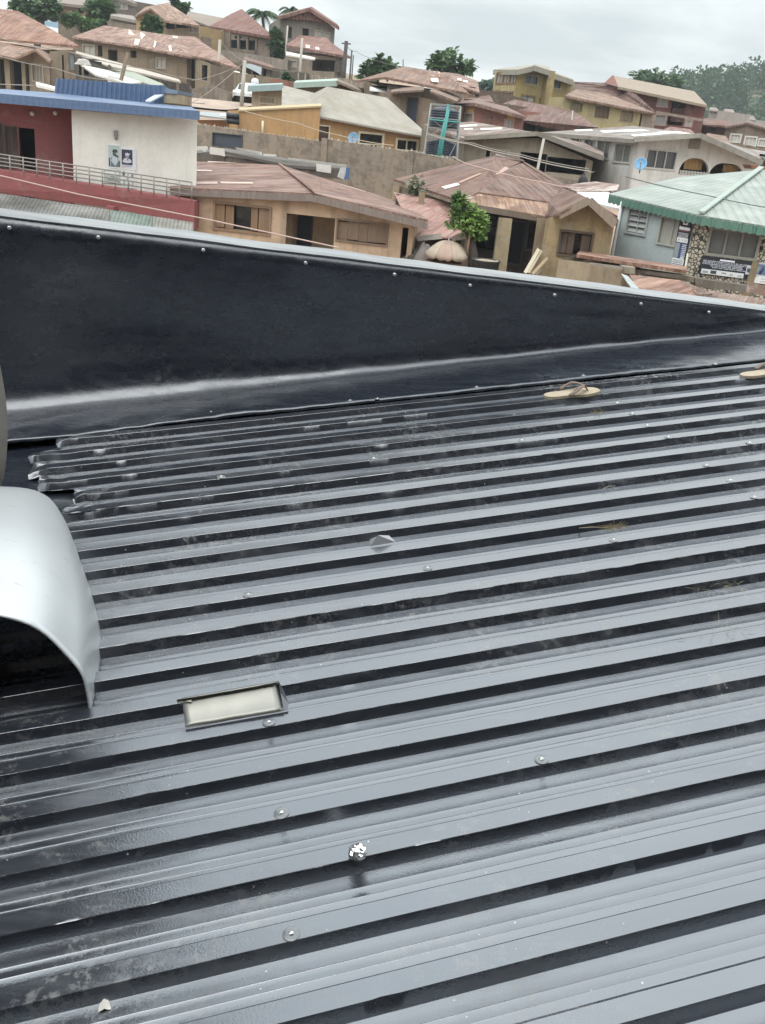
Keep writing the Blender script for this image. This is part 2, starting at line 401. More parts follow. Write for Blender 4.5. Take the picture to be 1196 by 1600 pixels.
# ---------------------------------------------------------------- curled sheet
t = NT('silver_back_of_sheet'); o_ = t.obj(); a_ = t.noise(o_, 4, 4); vz = t.n('TexVoronoi', Vector=o_, Scale=260.)
sc_ = t.noise(t.map(o_,(3,20,9)), 3, 4, .7)
t.bs(Base_Color=t.mix(t.rampf(sc_,.62,.72,0,.5), t.mix(a_,(.50,.525,.54,1),(.60,.625,.64,1)), (.22,.23,.23,1)), Metallic=.45, Roughness=.38, Normal=t.bump(vz,.12,.002)); M_SILV = t.m
def curl(name, label, cat, secs, under, th=.0035, nseg=26):
    """secs: list of arches (each a list of world points), lofted and smoothed"""
    def cr_(pts, m):
        out = []
        for i in range(m+1):
            s = i/m*(len(pts)-1); k = min(int(s), len(pts)-2); f = s-k
            p0, p1, p2, p3 = pts[max(k-1,0)], pts[k], pts[k+1], pts[min(k+2,len(pts)-1)]
            out.append(.5*((2*p1)+(p2-p0)*f+(2*p0-5*p1+4*p2-p3)*f*f+(3*p1-p0-3*p2+p3)*f**3))
        return out
    A = [cr_(s, nseg) for s in secs]; B = [list(c) for c in zip(*[cr_(list(c), nseg) for c in zip(*A)])]
    ctr = sum((p for r in B for p in r), V((0,0,0)))/(len(B)*len(B[0]))
    ob = MB().grid(B, 0, True).build(name, [under, M_SILV], None, ctr)
    m = ob.modifiers.new('th','SOLIDIFY'); m.thickness = th; m.offset = -1; m.material_offset = 1; m.material_offset_rim = 1
    return tag(ob, label, cat)
def ap(x, y, b):                              # point on the upright plane at roof coordinate b
    return hit(x, y, RW(0,b,0), eB)
secs = []
F0 = [(140,1116,1.845),(130,1062,1.85),(108,1030,1.86),(60,985,1.87),(0,964,1.88),(-90,955,1.90),(-190,1010,1.92)]
F1 = [(157,1010,2.12),(136,955,2.10),(108,925,2.10),(58,893,2.10),(-4,880,2.10),(-92,876,2.12),(-190,915,2.12)]
F2 = [(142,930,2.38),(122,880,2.36),(99,852,2.36),(52,828,2.36),(-6,818,2.36),(-94,815,2.38),(-190,850,2.38)]
F3 = [(113,850,2.72),(104,822,2.71),(86,800,2.70),(46,778,2.70),(-8,770,2.70),(-96,768,2.72),(-190,800,2.72)]
F4 = [(92,800,2.97),(86,790,2.96),(72,776,2.96),(44,765,2.96),(-10,761,2.96),(-96,760,2.98),(-190,785,2.98)]
for f in (F0,F1,F2,F3,F4): secs.append([ap(x,y,b) for x,y,b in f])
curl('curled_metal_sheet', 'large curled roofing offcut, pale silver back upward, lying on the black ribs', 'metal sheet', secs, M_SHEET)
# second sheet standing beyond it at the left edge
secs = []
for f in ([(0,765,3.02),(8,735,3.02),(12,690,3.02),(11,640,3.02),(6,600,3.02),(-1,565,3.02),(-9,540,3.02)],
          [(-40,768,2.95),(-32,735,2.95),(-28,690,2.95),(-29,640,2.95),(-34,600,2.95),(-41,565,2.95),(-49,540,2.95)],
          [(-120,775,2.85),(-112,735,2.85),(-108,690,2.85),(-110,640,2.85),(-116,600,2.85),(-124,565,2.85),(-136,540,2.85)]):
    secs.append([ap(x,y,b) for x,y,b in f])
t = NT('dull_sheet'); o_ = t.obj(); t.bs(Base_Color=t.mix(t.noise(o_,6,4),(.30,.28,.25,1),(.17,.15,.13,1)), Roughness=.5, Metallic=.2); M_DULL = t.m
curl('bent_metal_sheet', 'bent dull grey sheet standing on end at the left edge before the parapet lining', 'metal sheet', secs, M_DULL, .014)
# brown timber offcut under the curl
p = RW(-.52, 2.02, .03)
mb = MB(); mb.box(p+nR*.03, (dA*.05+eB*.03, eB*.10-dA*.03, nR*.03)); ob = mb.build('timber_offcut', wood('8a7458'), None, p); tag(ob, 'short brown timber offcut lying in the shade under the curled sheet', 'timber offcut')
ob.modifiers.new('b','BEVEL').width = .004
# ---------------------------------------------------------------- folded flashing offcut
a0,b0 = rab(290,1138,.028); a1,b1 = rab(444,1112,.028); 
x_ = (RW(a1,b1)-RW(a0,b0)); L = x_.length; x_.normalize(); y_ = nR.cross(x_).normalized(); o = RW(a0,b0,.030)
prof = [(0,.001),(0.012,.004),(.055,.026),(.060,.032),(.058,.037),(.052,.038)]
rows = []
for i in range(13):
    s = i/12; rows.append([o + x_*(L*s - .006*(1-q)*0) + y_*(yy*(1.+.10*s)) + nR*(zz + .0015*nz(s*5,q)) for q,(yy,zz) in enumerate(prof)])
mb = MB().grid(rows, 0, True)
tip = o - x_*.012 + y_*.055 + nR*.028
mb.grid([[o+x_*.02+y_*.050+nR*.028, o+x_*.02+y_*.058+nR*.034, o+x_*.02+y_*.054+nR*.039],[tip, tip+y_*.006+nR*.006, tip+nR*.010]], 0, False)
e1 = o+x_*L
mb.grid([[e1+y_*.006+nR*.002, e1+y_*.04+nR*.02, e1+y_*.066+nR*.036],[e1+x_*.008+y_*.0+nR*-.002, e1+x_*.014+y_*.02+nR*.004, e1+x_*.010+y_*.055+nR*.012]], 1, False)
t = NT('bright_galvanised'); o_ = t.obj(); t.bs(Base_Color=t.mix(t.noise(o_,14,4),(.27,.27,.25,1),(.17,.17,.155,1)), Metallic=.8, Roughness=.36); M_GALV = t.m
ob = mb.build('flashing_offcut', [M_GALV, M_FLASH], None, o); m = ob.modifiers.new('th','SOLIDIFY'); m.thickness=.0008; m.offset = 1
tag(ob, 'small folded strip of bright galvanised flashing lying between two black ribs', 'metal offcut')
# crumpled foil
a,b = rab(561,1345,.024); k = math.floor((b-B0)/PER+.3); p = RW(a, B0+k*PER+.016, .024)
rows = []
for i in range(11):
    th = math.pi*i/10; row = []
    for j in range(18):
        ph = 2*math.pi*j/18; r = .0165*(1+.28*nz(3*math.cos(ph)*math.sin(th)+1, 3*math.sin(ph)*math.sin(th), 3*math.cos(th)) + .12*nz(j*2.3, i*1.7))
        row.append(p+nR*.013+(dA*math.cos(ph)*math.sin(th)+eB*math.sin(ph)*math.sin(th))*r+nR*math.cos(th)*r*.85)
    rows.append(row)
t = NT('foil'); t.bs(Base_Color=(.75,.75,.76,1), Metallic=.95, Roughness=.22); M_FOIL = t.m
tag(MB().grid(rows, 0, False, True).build('crumpled_foil', M_FOIL, None, p), 'crumpled ball of silver foil sitting on the edge of a black rib', 'foil ball')
# folded scrap on the ribs
a,b = rab(597,852,.024); p = RW(a,b,.026); mb = MB()
s = .028
q = [p-dA*s*1.3, p+dA*s*1.6+eB*.004, p+dA*s*1.1+eB*.03+nR*.012, p-dA*.3*s+eB*.012+nR*.028]
mb.face([q[0],q[1],q[3]]); mb.face([q[1],q[2],q[3]]); mb.face([q[0]+nR*.002, q[3]-nR*.003, p-dA*s*.9+eB*.045])
ob = mb.build('sheet_scrap', flat('9a9ea4', .35, .3), None, p); ob.modifiers.new('th','SOLIDIFY').thickness = .001
tag(ob, 'small folded grey scrap of metal with a raised corner lying mid roof', 'metal scrap')
# white chip
a,b = rab(164,1570,.0); p = RW(a,b,.0); rows = []
for i in range(5):
    rows.append([p + dA*(.010*(j-3)/3*(1-.1*i)) + eB*(.006*(i-2)) + nR*(.001+.011*max(0,1-abs(j-3)/3.2)*(1-abs(i-1.5)/3)+.002*nz(i,j*1.7)) for j in range(7)])
ob = MB().grid(rows, 0, False).build('plaster_chip', flat('d8d2c8'), None, p); ob.modifiers.new('th','SOLIDIFY').thickness=.002
tag(ob, 'small white flake of plaster lying at the near left corner of the roof', 'plaster chip')
# ---------------------------------------------------------------- flip-flops
t = NT('cream_foam'); o_=t.obj(); t.bs(Base_Color=t.mix(t.noise(o_,30,4),(.46,.40,.30,1),(.30,.24,.17,1)), Roughness=.8); M_SOLE=t.m
M_STRAP = flat('7a6558', .6)
def flipflop(x0,y0,x1,y1, lab):
    a0,b0 = rab(x0,y0,.026); a1,b1 = rab(x1,y1,.026); p0 = RW(a0,b0,.0235); p1 = RW(a1,b1,.0235); X = p1-p0; L = X.length; X.normalize(); Yv = nR.cross(X)
    root = empty('flip_flop', (p0+p1)/2, lab, 'sandal', 'worn flip-flops left on the roof')
    out = []
    for i in range(36):
        th = 2*math.pi*i/36; c, s_ = math.cos(th), math.sin(th); xx = .5+.5*c
        w = .052*(1-.28*math.exp(-((xx-.42)/.2)**2)) if xx < .6 else .052
        out.append(p0+X*L*xx + Yv*(w*math.copysign(abs(s_)**.75, s_)*(.85 if xx<.4 else 1.)))
    mb = MB(); mb.prism(out, nR*.012); ob = mb.build('sole', M_SOLE, root); ob.modifiers.new('b','BEVEL').width=.003
    toe = p0+X*L*.80+nR*.012
    for s_ in (1,-1):
        m1 = p0+X*L*.56+Yv*(.038*s_)+nR*.046; e = p0+X*L*.36+Yv*(.047*s_)+nR*.016
        pts = [toe, toe+X*-.012+nR*.016, toe*.45+m1*.55+nR*.012, m1, m1*.5+e*.5+Yv*(.006*s_), e]
        rows = []
        for i in range(17):
            s2 = i/16*(len(pts)-1); k = min(int(s2), len(pts)-2); f = s2-k; c = pts[k]*(1-f)+pts[k+1]*f
            d = (pts[k+1]-pts[k]).normalized(); sd = d.cross(nR).normalized(); w = .004+.007*math.sin(min(1,i/12)*math.pi/2)
            rows.append([c-sd*w, c+nR*.0015, c+sd*w])
        o2 = MB().grid(rows,0,True).build('strap', M_STRAP, root); o2.modifiers.new('th','SOLIDIFY').thickness=.004
    return root
flipflop(851,621,936,611,'cream flip-flop with brown straps lying whole below the parapet, the left of the two')
flipflop(1158,589,1245,578,'cream flip-flop with brown straps cut off by the right edge of the picture')
# ---------------------------------------------------------------- dry grass and twigs
def tuft(x,y,n,r,name,lab,h='8c7d55'):
    a,b = rab(x,y,.02); k = math.floor((b-B0)/PER+.2); zb_ = .026; p = RW(a,b,zb_); mb = MB()
    for i in range(n):
        th = rnd.uniform(0,6.28); rr = r*rnd.random()**.6; c = p+dA*(math.cos(th)*rr*1.7)+eB*(math.sin(th)*rr*.7); d = (dA*rnd.uniform(-1,1)+eB*rnd.uniform(-.6,.6)+nR*rnd.uniform(-.1,.25)).normalized()
        l = rnd.uniform(.008,.03); mb.tube([c+nR*.001, c+d*l*.5+nR*.003, c+d*l+nR*rnd.uniform(0,.004)], [.0004,.0005,.0003], 3, 0, False)
    return tag(mb.build(name, flat(h,.9), None, p), lab, 'dry grass')
tuft(962,828,90,.022,'dry_grass','wisp of dry grass caught on a rib above a screw, right of the middle')
tuft(934,648,40,.02,'dry_grass','faint smear of straw below the left flip-flop')
tuft(1120,925,26,.05,'dry_grass','thin scatter of straw chips on the ribs near the right edge','b5a98a')
tuft(1120,992,26,.06,'dry_grass','thin scatter of chips two ribs nearer than the first by the right edge','b5a98a')
p = RW(*rab(900,822,.02),.012); d = RW(*rab(950,829,.02),.03)
tag(MB().tube([p,(p+d)/2+nR*.003,d],[.0012,.0016,.001],5).build('twig', flat('9a8d6a'), None, p), 'thin dry twig pointing at the grass wisp', 'twig')
p0_, p1_, p2_ = [RW(*rab(x,y,.012),.013) for x,y in ((942,764),(952,760),(962,760))]
tag(MB().tube([p0_,p1_,p2_],[.001,.0014,.0008],5).build('twig', flat('a9a290'), None, p0_), 'short pale curved twig on a riser right of the middle', 'twig')
# ---------------------------------------------------------------- building behind the camera (seen only mirrored in the sheets)
R_B = empty('dark_rendered_house', RW(1,-4.2,-5), 'tall dark rendered house wall rising directly behind the photographer', 'building')
mb = MB(); y0 = RW(0,-3.2)
base = [RW(-9,-2.3,0), RW(9,-2.3,0), RW(9,-8,0), RW(-9,-8,0)]
mb.prism([V((q.x,q.y,13.4)) for q in base], (0,0,-13))
mb.build('wall', plaster('2b2a2a', .4), R_B)
mb = MB(); mb.prism([V((q.x,q.y,13.46)) for q in [RW(-9.5,-2.0), RW(9.5,-2.0), RW(9.5,-9.5), RW(-9.5,-9.5)]], (0,0,.15)); mb.build('roof', flat('3a3532'), R_B)
R_W = empty('dark_rendered_wall', V((-3.2,3.2,0)), 'tall dark rendered wall rising just outside the left edge, mirrored in the near ribs', 'wall')
MB().prism([V((-1.98,4.05,0)),V((-2.1,4.4,0)),V((-6.5,2.8,0)),V((-6.4,2.4,0))],(0,0,10.6)).build('wall', plaster('1f1f20', .4), R_W)
MB().prism([V((-1.95,4.0,10.6)),V((-2.1,4.45,10.6)),V((-6.6,2.85,10.6)),V((-6.45,2.35,10.6))],(0,0,.12)).build('coping', plaster('4a4744', .4), R_W)
# ================================================================ terrain
TS = [(-30,20,.4),(0,20,.2),(30,20,.2),(-25,33,.8),(0,33,.6),(12,33,.7),(-12,45,2.4),(5,45,2.4),(20,42,2.2),(-10,52,4.0),(8,50,4.0),(20,52,4.2),(-5,58,4.9),(6,60,5.2),
      (-32,75,6.2),(-15,75,7.3),(-14,68,6.6),(3,66,5.8),(9,68,6.0),(22,70,5.8),(-25,88,8.0),(-14,84,8.2),(14,85,8.0),(28,85,7.4),(36,85,6.4),(-16,105,11.6),(-8,100,10.4),(-45,92,9),(-45,112,11.5),(-40,120,13),(-25,112,12.2),(-25,120,13.5),(-10,122,12.5),
      (0,105,9),(20,110,9),(45,110,5.0),(-60,60,6),(55,60,2),(-60,140,15),(-20,160,14),(20,160,9),(60,160,5),(70,100,4),(-60,20,.5),(60,20,.2),(0,-30,0),(50,-30,0),(-50,-30,0)]
def ground(x, y):
    s = w = 0
    for X, Y, z in TS:
        d2 = (x-X)**2 + (y-Y)**2 + 4.0
        k = 1/d2**2; s += k*z; w += k
    z = s/w
    far = sm((math.hypot(x, y-40)-140)/140); z = z*(1-far)
    hl = math.exp(-(((x-185)/95)**2 + ((y-390)/80)**2)); z += 43*hl + 16*math.exp(-(((x-75)/70)**2+((y-420)/90)**2))
    return z
# ================================================================ houses
class Panel:
    """an upright facade through two surveyed points"""
    def __init__(s, a, b):
        s.a, s.b = V(a), V(b); d = s.b-s.a; d.z = 0; s.w = d.length; s.u = d.normalized(); s.n = V((s.u.y,-s.u.x,0))
        if s.n.dot(CAM-s.a) < 0 and abs(s.n.dot((CAM-s.a).normalized())) > .02: pass
    def st(s, i, x, y):
        h = hit(*zx(i,x,y), s.a, s.n); return (h-s.a).dot(s.u), h.z
    def at(s, t, z, off=0.): 
        p = s.a+s.u*t+s.n*off; return V((p.x,p.y,z))
def pane_fill(pn, r, kind, o, root):
    s0, s1, z0, z1 = r; fm = o.get('fm'); 
    def q(off, a=s0, b=s1, c=z0, d=z1): return [pn.at(a,c,off), pn.at(b,c,off), pn.at(b,d,off), pn.at(a,d,off)]
    if kind in ('glass','slat','shut','door','grille','boards'):
        fw = o.get('fw', .07); m = MB()
        X, Zv, Nn = pn.u, V((0,0,1)), pn.n
        def bar(a,c,b,d,dp=.05,off=.0):
            m.box((pn.at((a+b)/2,(c+d)/2,off)), (X*(b-a)/2, Zv*(d-c)/2, Nn*dp))
        if kind != 'door' or fm:
            bar(s0-fw,z0-fw,s0,z1+fw); bar(s1,z0-fw,s1+fw,z1+fw); bar(s0,z1,s1,z1+fw); bar(s0,z0-fw,s1,z0)
        for k in range(o.get('nv',0)):
            c = s0+(s1-s0)*(k+1)/(o['nv']+1); bar(c-fw*.3,z0,c+fw*.3,z1,.03,-.05)
        for k in range(o.get('nh',0)):
            c = z0+(z1-z0)*(k+1)/(o['nh']+1); bar(s0,c-fw*.25,s1,c+fw*.25,.025,-.05)
        if kind == 'grille':
            nb = o.get('nb', 9)
            for k in range(nb): c = s0+(s1-s0)*(k+.5)/nb; bar(c-.025,z0,c+.025,z1,.02,.0)
        if kind == 'boards':
            cols = o.get('cols', [(0,.33),(.36,.64),(.67,1)])
            for a, b in cols:
                dx = rnd.uniform(-.03,.03); w = s1-s0
                m.box(pn.at(s0+w*(a+b)/2,(z0+z1)/2+dx,-.08), (X*w*(b-a)/2, Zv*((z1-z0)/2-.02), Nn*.02))
        name = 'door' if kind == 'door' else 'window'
        if not m.f: bar(s0,z0,s0+.05,z1); 
        ob = m.build(name, fm or wood('6b5a48'), root)
        if kind == 'slat':
            p = MB(); ns = max(4, int((z1-z0)/.16))
            for k in range(ns):
                c = z0+(z1-z0)*(k+.5)/ns; p.box(pn.at((s0+s1)/2,c,-.07), (X*(s1-s0)/2, (Zv*.8+Nn*-.5)*(z1-z0)/ns*.55, (Nn*.8+Zv*.5)*.008))
            p.build('louvre', o.get('pm') or glass('4a5050'), ob)
            d = MB().face(q(-.16)); d.build('pane', glass(), ob)
        elif kind in ('glass','shut','door'):
            p = MB()
            if o.get('front'): p.prism(q(.02), pn.n*-.015)
            elif kind == 'glass': p.prism(q(-.10), pn.n*-.01)
            else: p.prism(q(-.07), pn.n*-.04)
            p.build('leaf' if kind=='door' else ('shutter' if kind=='shut' else 'pane'), o.get('pm') or glass(), ob)
        elif kind in ('boards','grille'):
            MB().face(q(-.2)).build('pane', glass('08090a'), ob)
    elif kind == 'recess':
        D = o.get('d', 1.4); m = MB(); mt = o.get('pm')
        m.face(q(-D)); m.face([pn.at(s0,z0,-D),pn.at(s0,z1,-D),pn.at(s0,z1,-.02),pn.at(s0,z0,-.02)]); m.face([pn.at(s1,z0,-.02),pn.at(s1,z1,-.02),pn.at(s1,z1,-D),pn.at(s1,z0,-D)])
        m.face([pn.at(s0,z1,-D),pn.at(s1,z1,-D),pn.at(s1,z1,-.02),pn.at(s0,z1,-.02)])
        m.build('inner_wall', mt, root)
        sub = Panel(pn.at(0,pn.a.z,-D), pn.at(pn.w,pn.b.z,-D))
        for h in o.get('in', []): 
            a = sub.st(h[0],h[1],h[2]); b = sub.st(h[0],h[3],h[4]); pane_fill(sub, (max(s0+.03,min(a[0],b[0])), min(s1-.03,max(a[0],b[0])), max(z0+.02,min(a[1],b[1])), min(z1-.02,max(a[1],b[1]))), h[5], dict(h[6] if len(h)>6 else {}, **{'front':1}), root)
    elif kind == 'cloth':
        m = MB(); rows = []
        for i in range(7):
            rows.append([pn.at(s0+(s1-s0)*j/10, z0+(z1-z0)*i/6, -.25+.05*math.sin(j*2.1)) for j in range(11)])
        m.grid(rows); m.build('curtain', o['pm'], root)
def wall_mesh(m, pn, zb, top, holes, mi=0, reveal=.2):
    poly = [(0,zb),(pn.w,zb),(pn.w,pn.b.z)] + [(s,z) for s,z in reversed(top)] + [(0,pn.a.z)]
    vs = [V(p) for p in poly]; n = len(vs); ed = [(i,(i+1)%n) for i in range(n)]
    for r in holes:
        b = len(vs); vs += [V((r[0],r[2])),V((r[1],r[2])),V((r[1],r[3])),V((r[0],r[3]))]; ed += [(b+i,b+(i+1)%4) for i in range(4)]
    ov, oe, of, *_ = delaunay_2d_cdt(vs, ed, [], 1, 1e-5)
    def inside(p):
        c = False; j = n-1
        for i in range(n):
            a, b = poly[i], poly[j]
            if (a[1] > p[1]) != (b[1] > p[1]) and p[0] < (b[0]-a[0])*(p[1]-a[1])/(b[1]-a[1])+a[0]: c = not c
            j = i
        return c
    for f in of:
        c = sum((ov[i] for i in f), V((0,0)))/len(f)
        if any(r[0]<c.x<r[1] and r[2]<c.y<r[3] for r in holes) or not inside(c): continue
        pts = [pn.at(ov[i].x, ov[i].y) for i in f]; m.face(pts, mi)
    for r in holes:
        c = [(r[0],r[2]),(r[1],r[2]),(r[1],r[3]),(r[0],r[3])]
        for i in range(4):
            a, b = c[i], c[(i+1)%4]; m.face([pn.at(*a),pn.at(*a,-reveal),pn.at(*b,-reveal),pn.at(*b)], mi)
HOUSES = {}
def on_ground(i, x, y, Y0=30., Y1=140.):
    R = ray(*zx(i,x,y)); R = R/R.y; Y = Y0
    while Y < Y1:
        p = CAM+R*Y
        if p.z < ground(p.x,p.y): return V((p.x,p.y,ground(p.x,p.y)))
        Y += .25
    p = CAM+R*Y1; return V((p.x,p.y,ground(p.x,p.y)))
def house(name, label, cat, panels, depth=6, roofs=(), group=None, zdrop=1.2, zb=None, closed=True):
    """panels: (a, b, material, holes, top) left to right; a, b = (view, x, y, distance)"""
    P_ = [Panel(Q(*p[0]), Q(*p[1])) for p in panels]
    c = sum((p.a+p.b for p in P_), V((0,0,0)))/(2*len(P_)); gz = min(min(ground(p.a.x,p.a.y), ground(p.b.x,p.b.y)) for p in P_)
    zb = gz - zdrop if zb is None else zb
    root = empty(name, (c.x, c.y+depth/2, ground(c.x, c.y)), label, cat, group)
    by = {}
    for pn, p in zip(P_, panels):
        mat = p[2]; hs = p[3] if len(p) > 3 else []; tp = p[4] if len(p) > 4 else []
        top = sorted([pn.st(*t) for t in tp]); rs = []
        for h in hs:
            a = pn.st(h[0],h[1],h[2]); b = pn.st(h[0],h[3],h[4])
            r = (min(a[0],b[0]), max(a[0],b[0]), min(a[1],b[1]), max(a[1],b[1]))
            r = (max(.04,r[0]), min(pn.w-.04,r[1]), max(zb+.05,r[2]), r[3]); rs.append(r)
            pane_fill(pn, r, h[5], h[6] if len(h) > 6 else {}, root)
        by.setdefault(mat.name, (mat, MB()))
        wall_mesh(by[mat.name][1], pn, zb, top, rs)
    if closed:
        m = by[panels[0][2].name][1]; f, l = P_[0], P_[-1]
        bf = f.a - f.n*depth; bl = l.b - l.n*depth
        def q(a, b): m.face([V((a.x,a.y,zb)),V((b.x,b.y,zb)),V((b.x,b.y,b.z)),V((a.x,a.y,a.z))])
        q(bf, f.a); q(l.b, bl); q(bl, bf)
    for mat, m in by.values(): m.build('wall', mat, root)
    for rf in roofs: roof(root, *rf)
    HOUSES[root.name] = (root, P_); return root, P_
FACES = {}
def on_roof(root, px, py):
    R = ray(px, py); best = None
    for pts in FACES[root.name]:
        for k in range(1, len(pts)-1):
            a, b, c = pts[0], pts[k], pts[k+1]; n = (b-a).cross(c-a)
            if n.length < 1e-6 or abs(R.dot(n)) < 1e-9: continue
            n.normalize(); t = (a-CAM).dot(n)/R.dot(n); h = CAM+R*t
            if t <= 0: continue
            if min((b-a).cross(h-a).dot(n), (c-b).cross(h-b).dot(n), (a-c).cross(h-c).dot(n)) < -.02: continue
            if best is None or t < best[0]: best = (t, h, n if n.z > 0 else -n)
    return best
def patch(root, quad, mat, name='roof_patch'):
    hs = [on_roof(root, *zx(*p[:3])) for p in quad]; hs = [h for h in hs if h]
    if len(hs) < 3: return
    n = sum((h[2] for h in hs), V((0,0,0))).normalized()
    return MB().prism([h[1]+n*.035 for h in hs], n*-.025).build(name, mat, root)
def roof(root, mat, polys, th=.09, name='roof'):
    m = MB()
    for p in polys:
        pts = [Q(*q) if len(q) == 4 else V(q) for q in p]
        n = V((0,0,0))
        for i in range(len(pts)): n += pts[i].cross(pts[(i+1)%len(pts)])
        if n.z < 0: pts.reverse()
        if root is not None: FACES.setdefault(root.name, []).append(pts)
        m.prism(pts, (0,0,-th))
    return m.build(name, mat, root)
def slab(root, pts, vec, mat, name):
    return MB().prism([Q(*q) if len(q)==4 else q for q in pts], vec).build(name, mat, root)
def beamp(root, a, b, w, mat, name, h=None):
    return MB().beam(Q(*a) if len(a)==4 else a, Q(*b) if len(b)==4 else b, w, h).build(name, mat, root)
def post(root, top, w, mat, name='post', zb=None, taper=1.):
    t = Q(*top); g = ground(t.x, t.y)-.4 if zb is None else zb
    m = MB(); a = w/2; b = a*taper
    m.grid([[V((t.x-b,t.y-b,g)),V((t.x+b,t.y-b,g)),V((t.x+b,t.y+b,g)),V((t.x-b,t.y+b,g))],[V((t.x-a,t.y-a,t.z)),V((t.x+a,t.y-a,t.z)),V((t.x+a,t.y+a,t.z)),V((t.x-a,t.y+a,t.z))]],0,False,True)
    return m.build(name, mat, root)
PALE = lambda: flat('b9b3a6', .7)
RUST = lambda: rust('6f4a3e','86604f','a88a74',.35)
# ---------------------------------------------------------------- red and white building with the blue roof (left)
M_RED = plaster('8f4c4e', .3); M_WHITE = plaster('d6d4cb', .12); M_BLUE = ribbed('3f5c82', .33, .55, .35)
R_A, PA = house('two_storey_building', 'red and white two-storey building with blue ribbed metal roof, on the left', 'building',
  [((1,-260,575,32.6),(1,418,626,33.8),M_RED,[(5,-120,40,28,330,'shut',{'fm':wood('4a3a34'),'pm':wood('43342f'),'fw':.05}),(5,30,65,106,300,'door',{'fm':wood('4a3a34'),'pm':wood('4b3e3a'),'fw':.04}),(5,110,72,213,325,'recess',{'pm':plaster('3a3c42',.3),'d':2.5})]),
   ((1,418,640,33.0),(1,1153,703,33.9),M_WHITE)], 3.2)
bf = [Q(1,-260,520,32.0),Q(1,1165,655,33.1)]
roof(R_A, M_BLUE, [[(1,-260,527,32.0),(1,1165,650,33.1),(1,1120,625,36.6),(1,310,541,36.6),(1,-260,500,36.0)]], .05)
m = MB(); a, b = Q(1,-260,527,31.98), Q(1,1165,652,33.08); d = Q(1,1165,702,33.08)
hgt = b.z-d.z; ns = 150; row0=[]; row1=[]
for i in range(ns+1):
    p = a.lerp(b, i/ns); o = (0,-.03,-.03,0)[i%4]; row0.append(p+V((0,o,.02))); row1.append(p+V((0,o,-hgt)))
m.grid([row1,row0],0,False); m.prism([row0[0]+V((0,.06,0)),row0[-1]+V((0,.06,0)),row1[-1]+V((0,.06,0)),row1[0]+V((0,.06,0))],(0,.05,0)); m.build('fascia', M_BLUE, R_A)
m = MB(); a, b, c, e = Q(1,330,458,36.4), Q(1,962,500,36.6), Q(1,962,572,36.6), Q(1,312,546,36.4); ns = 90
r0_, r1_ = [], []
for i in range(ns+1):
    o = V((0,(0,-.05,-.05,0)[i%4],0)); r0_.append(a.lerp(b,i/ns)+o); r1_.append(e.lerp(c,i/ns)+o-V((0,0,.2)))
m.grid([r1_,r0_],0,False); m.prism([a+V((0,.1,0)),b+V((0,.1,0)),b+V((0,2.6,-.3)),a+V((0,2.6,-.3))],(0,0,-.06)); m.face([a+V((0,.1,0)),e+V((0,.1,-.2)),e+V((0,2.6,-.2)),a+V((0,2.6,-.3))]); m.build('roof_upstand', M_BLUE, R_A)
slab(R_A, [(1,960,512,36.6),(1,1040,528,36.6),(1,1035,548,36.6),(1,958,545,36.6)], (0,2.5,0), flat('6a7c90'), 'gable_cap')
slab(R_A, [(1,955,545,36.65),(1,1035,550,36.65),(1,1033,605,36.65),(1,955,600,36.65)], (0,2.4,0), plaster('a89878',.6), 'chimney_block')
slab(R_A, [(1,850,595,35.4),(1,905,562,36.5),(1,955,560,36.5),(1,880,598,35.4)], (0,0,.05), flat('aebccb'), 'roof_flashing')
# balcony slab, rail
slab(R_A, [(5,-260,286,31.3),(5,1135,503,32.5),(5,1135,636,32.5),(5,1090,630,32.5),(5,660,545,32.15),(5,-260,412,31.3)], (0,.9,0), M_RED, 'balcony')
slab(R_A, [(5,1088,620,32.46),(5,1137,628,32.46),(5,1137,668,32.46),(5,1092,660,32.46)], (0,.6,0), M_RED, 'bracket')
for x0,x1,y in ((128,172,462),(620,662,540)): slab(R_A, [(5,x0,y-10,31.75),(5,x1,y-4,31.75),(5,x1,y+24,31.75),(5,x0,y+22,31.75)], (0,.6,0), M_RED, 'bracket')
m = MB(); M_RAIL = flat('8c8580', .5, .3, .3)
for f0, f1 in ((228,392),(248,416),(268,440),(290,466)):
    m.tube([Q(5,-260,f0-38,31.35),Q(5,1122,f1,32.5)], .022, 5)
for k in range(19):
    s = k/18; a = Q(5,-260,190,31.35).lerp(Q(5,1122,392,32.5), s); m.tube([a, V((a.x,a.y,a.z-.62))], .024, 5)
m.build('railing', M_RAIL, R_A)
for x,y in ((190,662),(325,660)): 
    pn = PA[0]; s,z = pn.st(1,x,y); MB().lathe(pn.at(s,z,.12), [(.001,.07),(.06,.05),(.08,0),(.06,-.06),(.001,-.08)], 10).build('bulb', flat('d8d0c0',.4), R_A)
pn = PA[1]; s,z = pn.st(5,680,100); MB().abox(pn.at(s,z,.06)-V((.05,.06,.12)), pn.at(s,z,.06)+V((.05,.06,.06))).lathe(pn.at(s,z-.16,.07), [(.001,.06),(.06,.02),(.05,-.05),(.001,-.08)],10).build('wall_lamp', flat('7a7670',.5), R_A)
M_AWN = ribbed('4a4946', .12, .8, .7); M_AWG = ribbed('4a5f55', .12, .7, .6); M_AWP = ribbed('64625a', .12, .8, .7)
def band(i, x0, x1, top, bot, Yt, Yb, mat, root, name):
    f = lambda e, x: e[0]+(e[1]-e[0])*(x/1130)
    return slab(root, [(i,x0,f(top,x0),Yt),(i,x1,f(top,x1),Yt),(i,x1,f(bot,x1),Yb),(i,x0,f(bot,x0),Yb)], (0,0,-.04), mat, name)
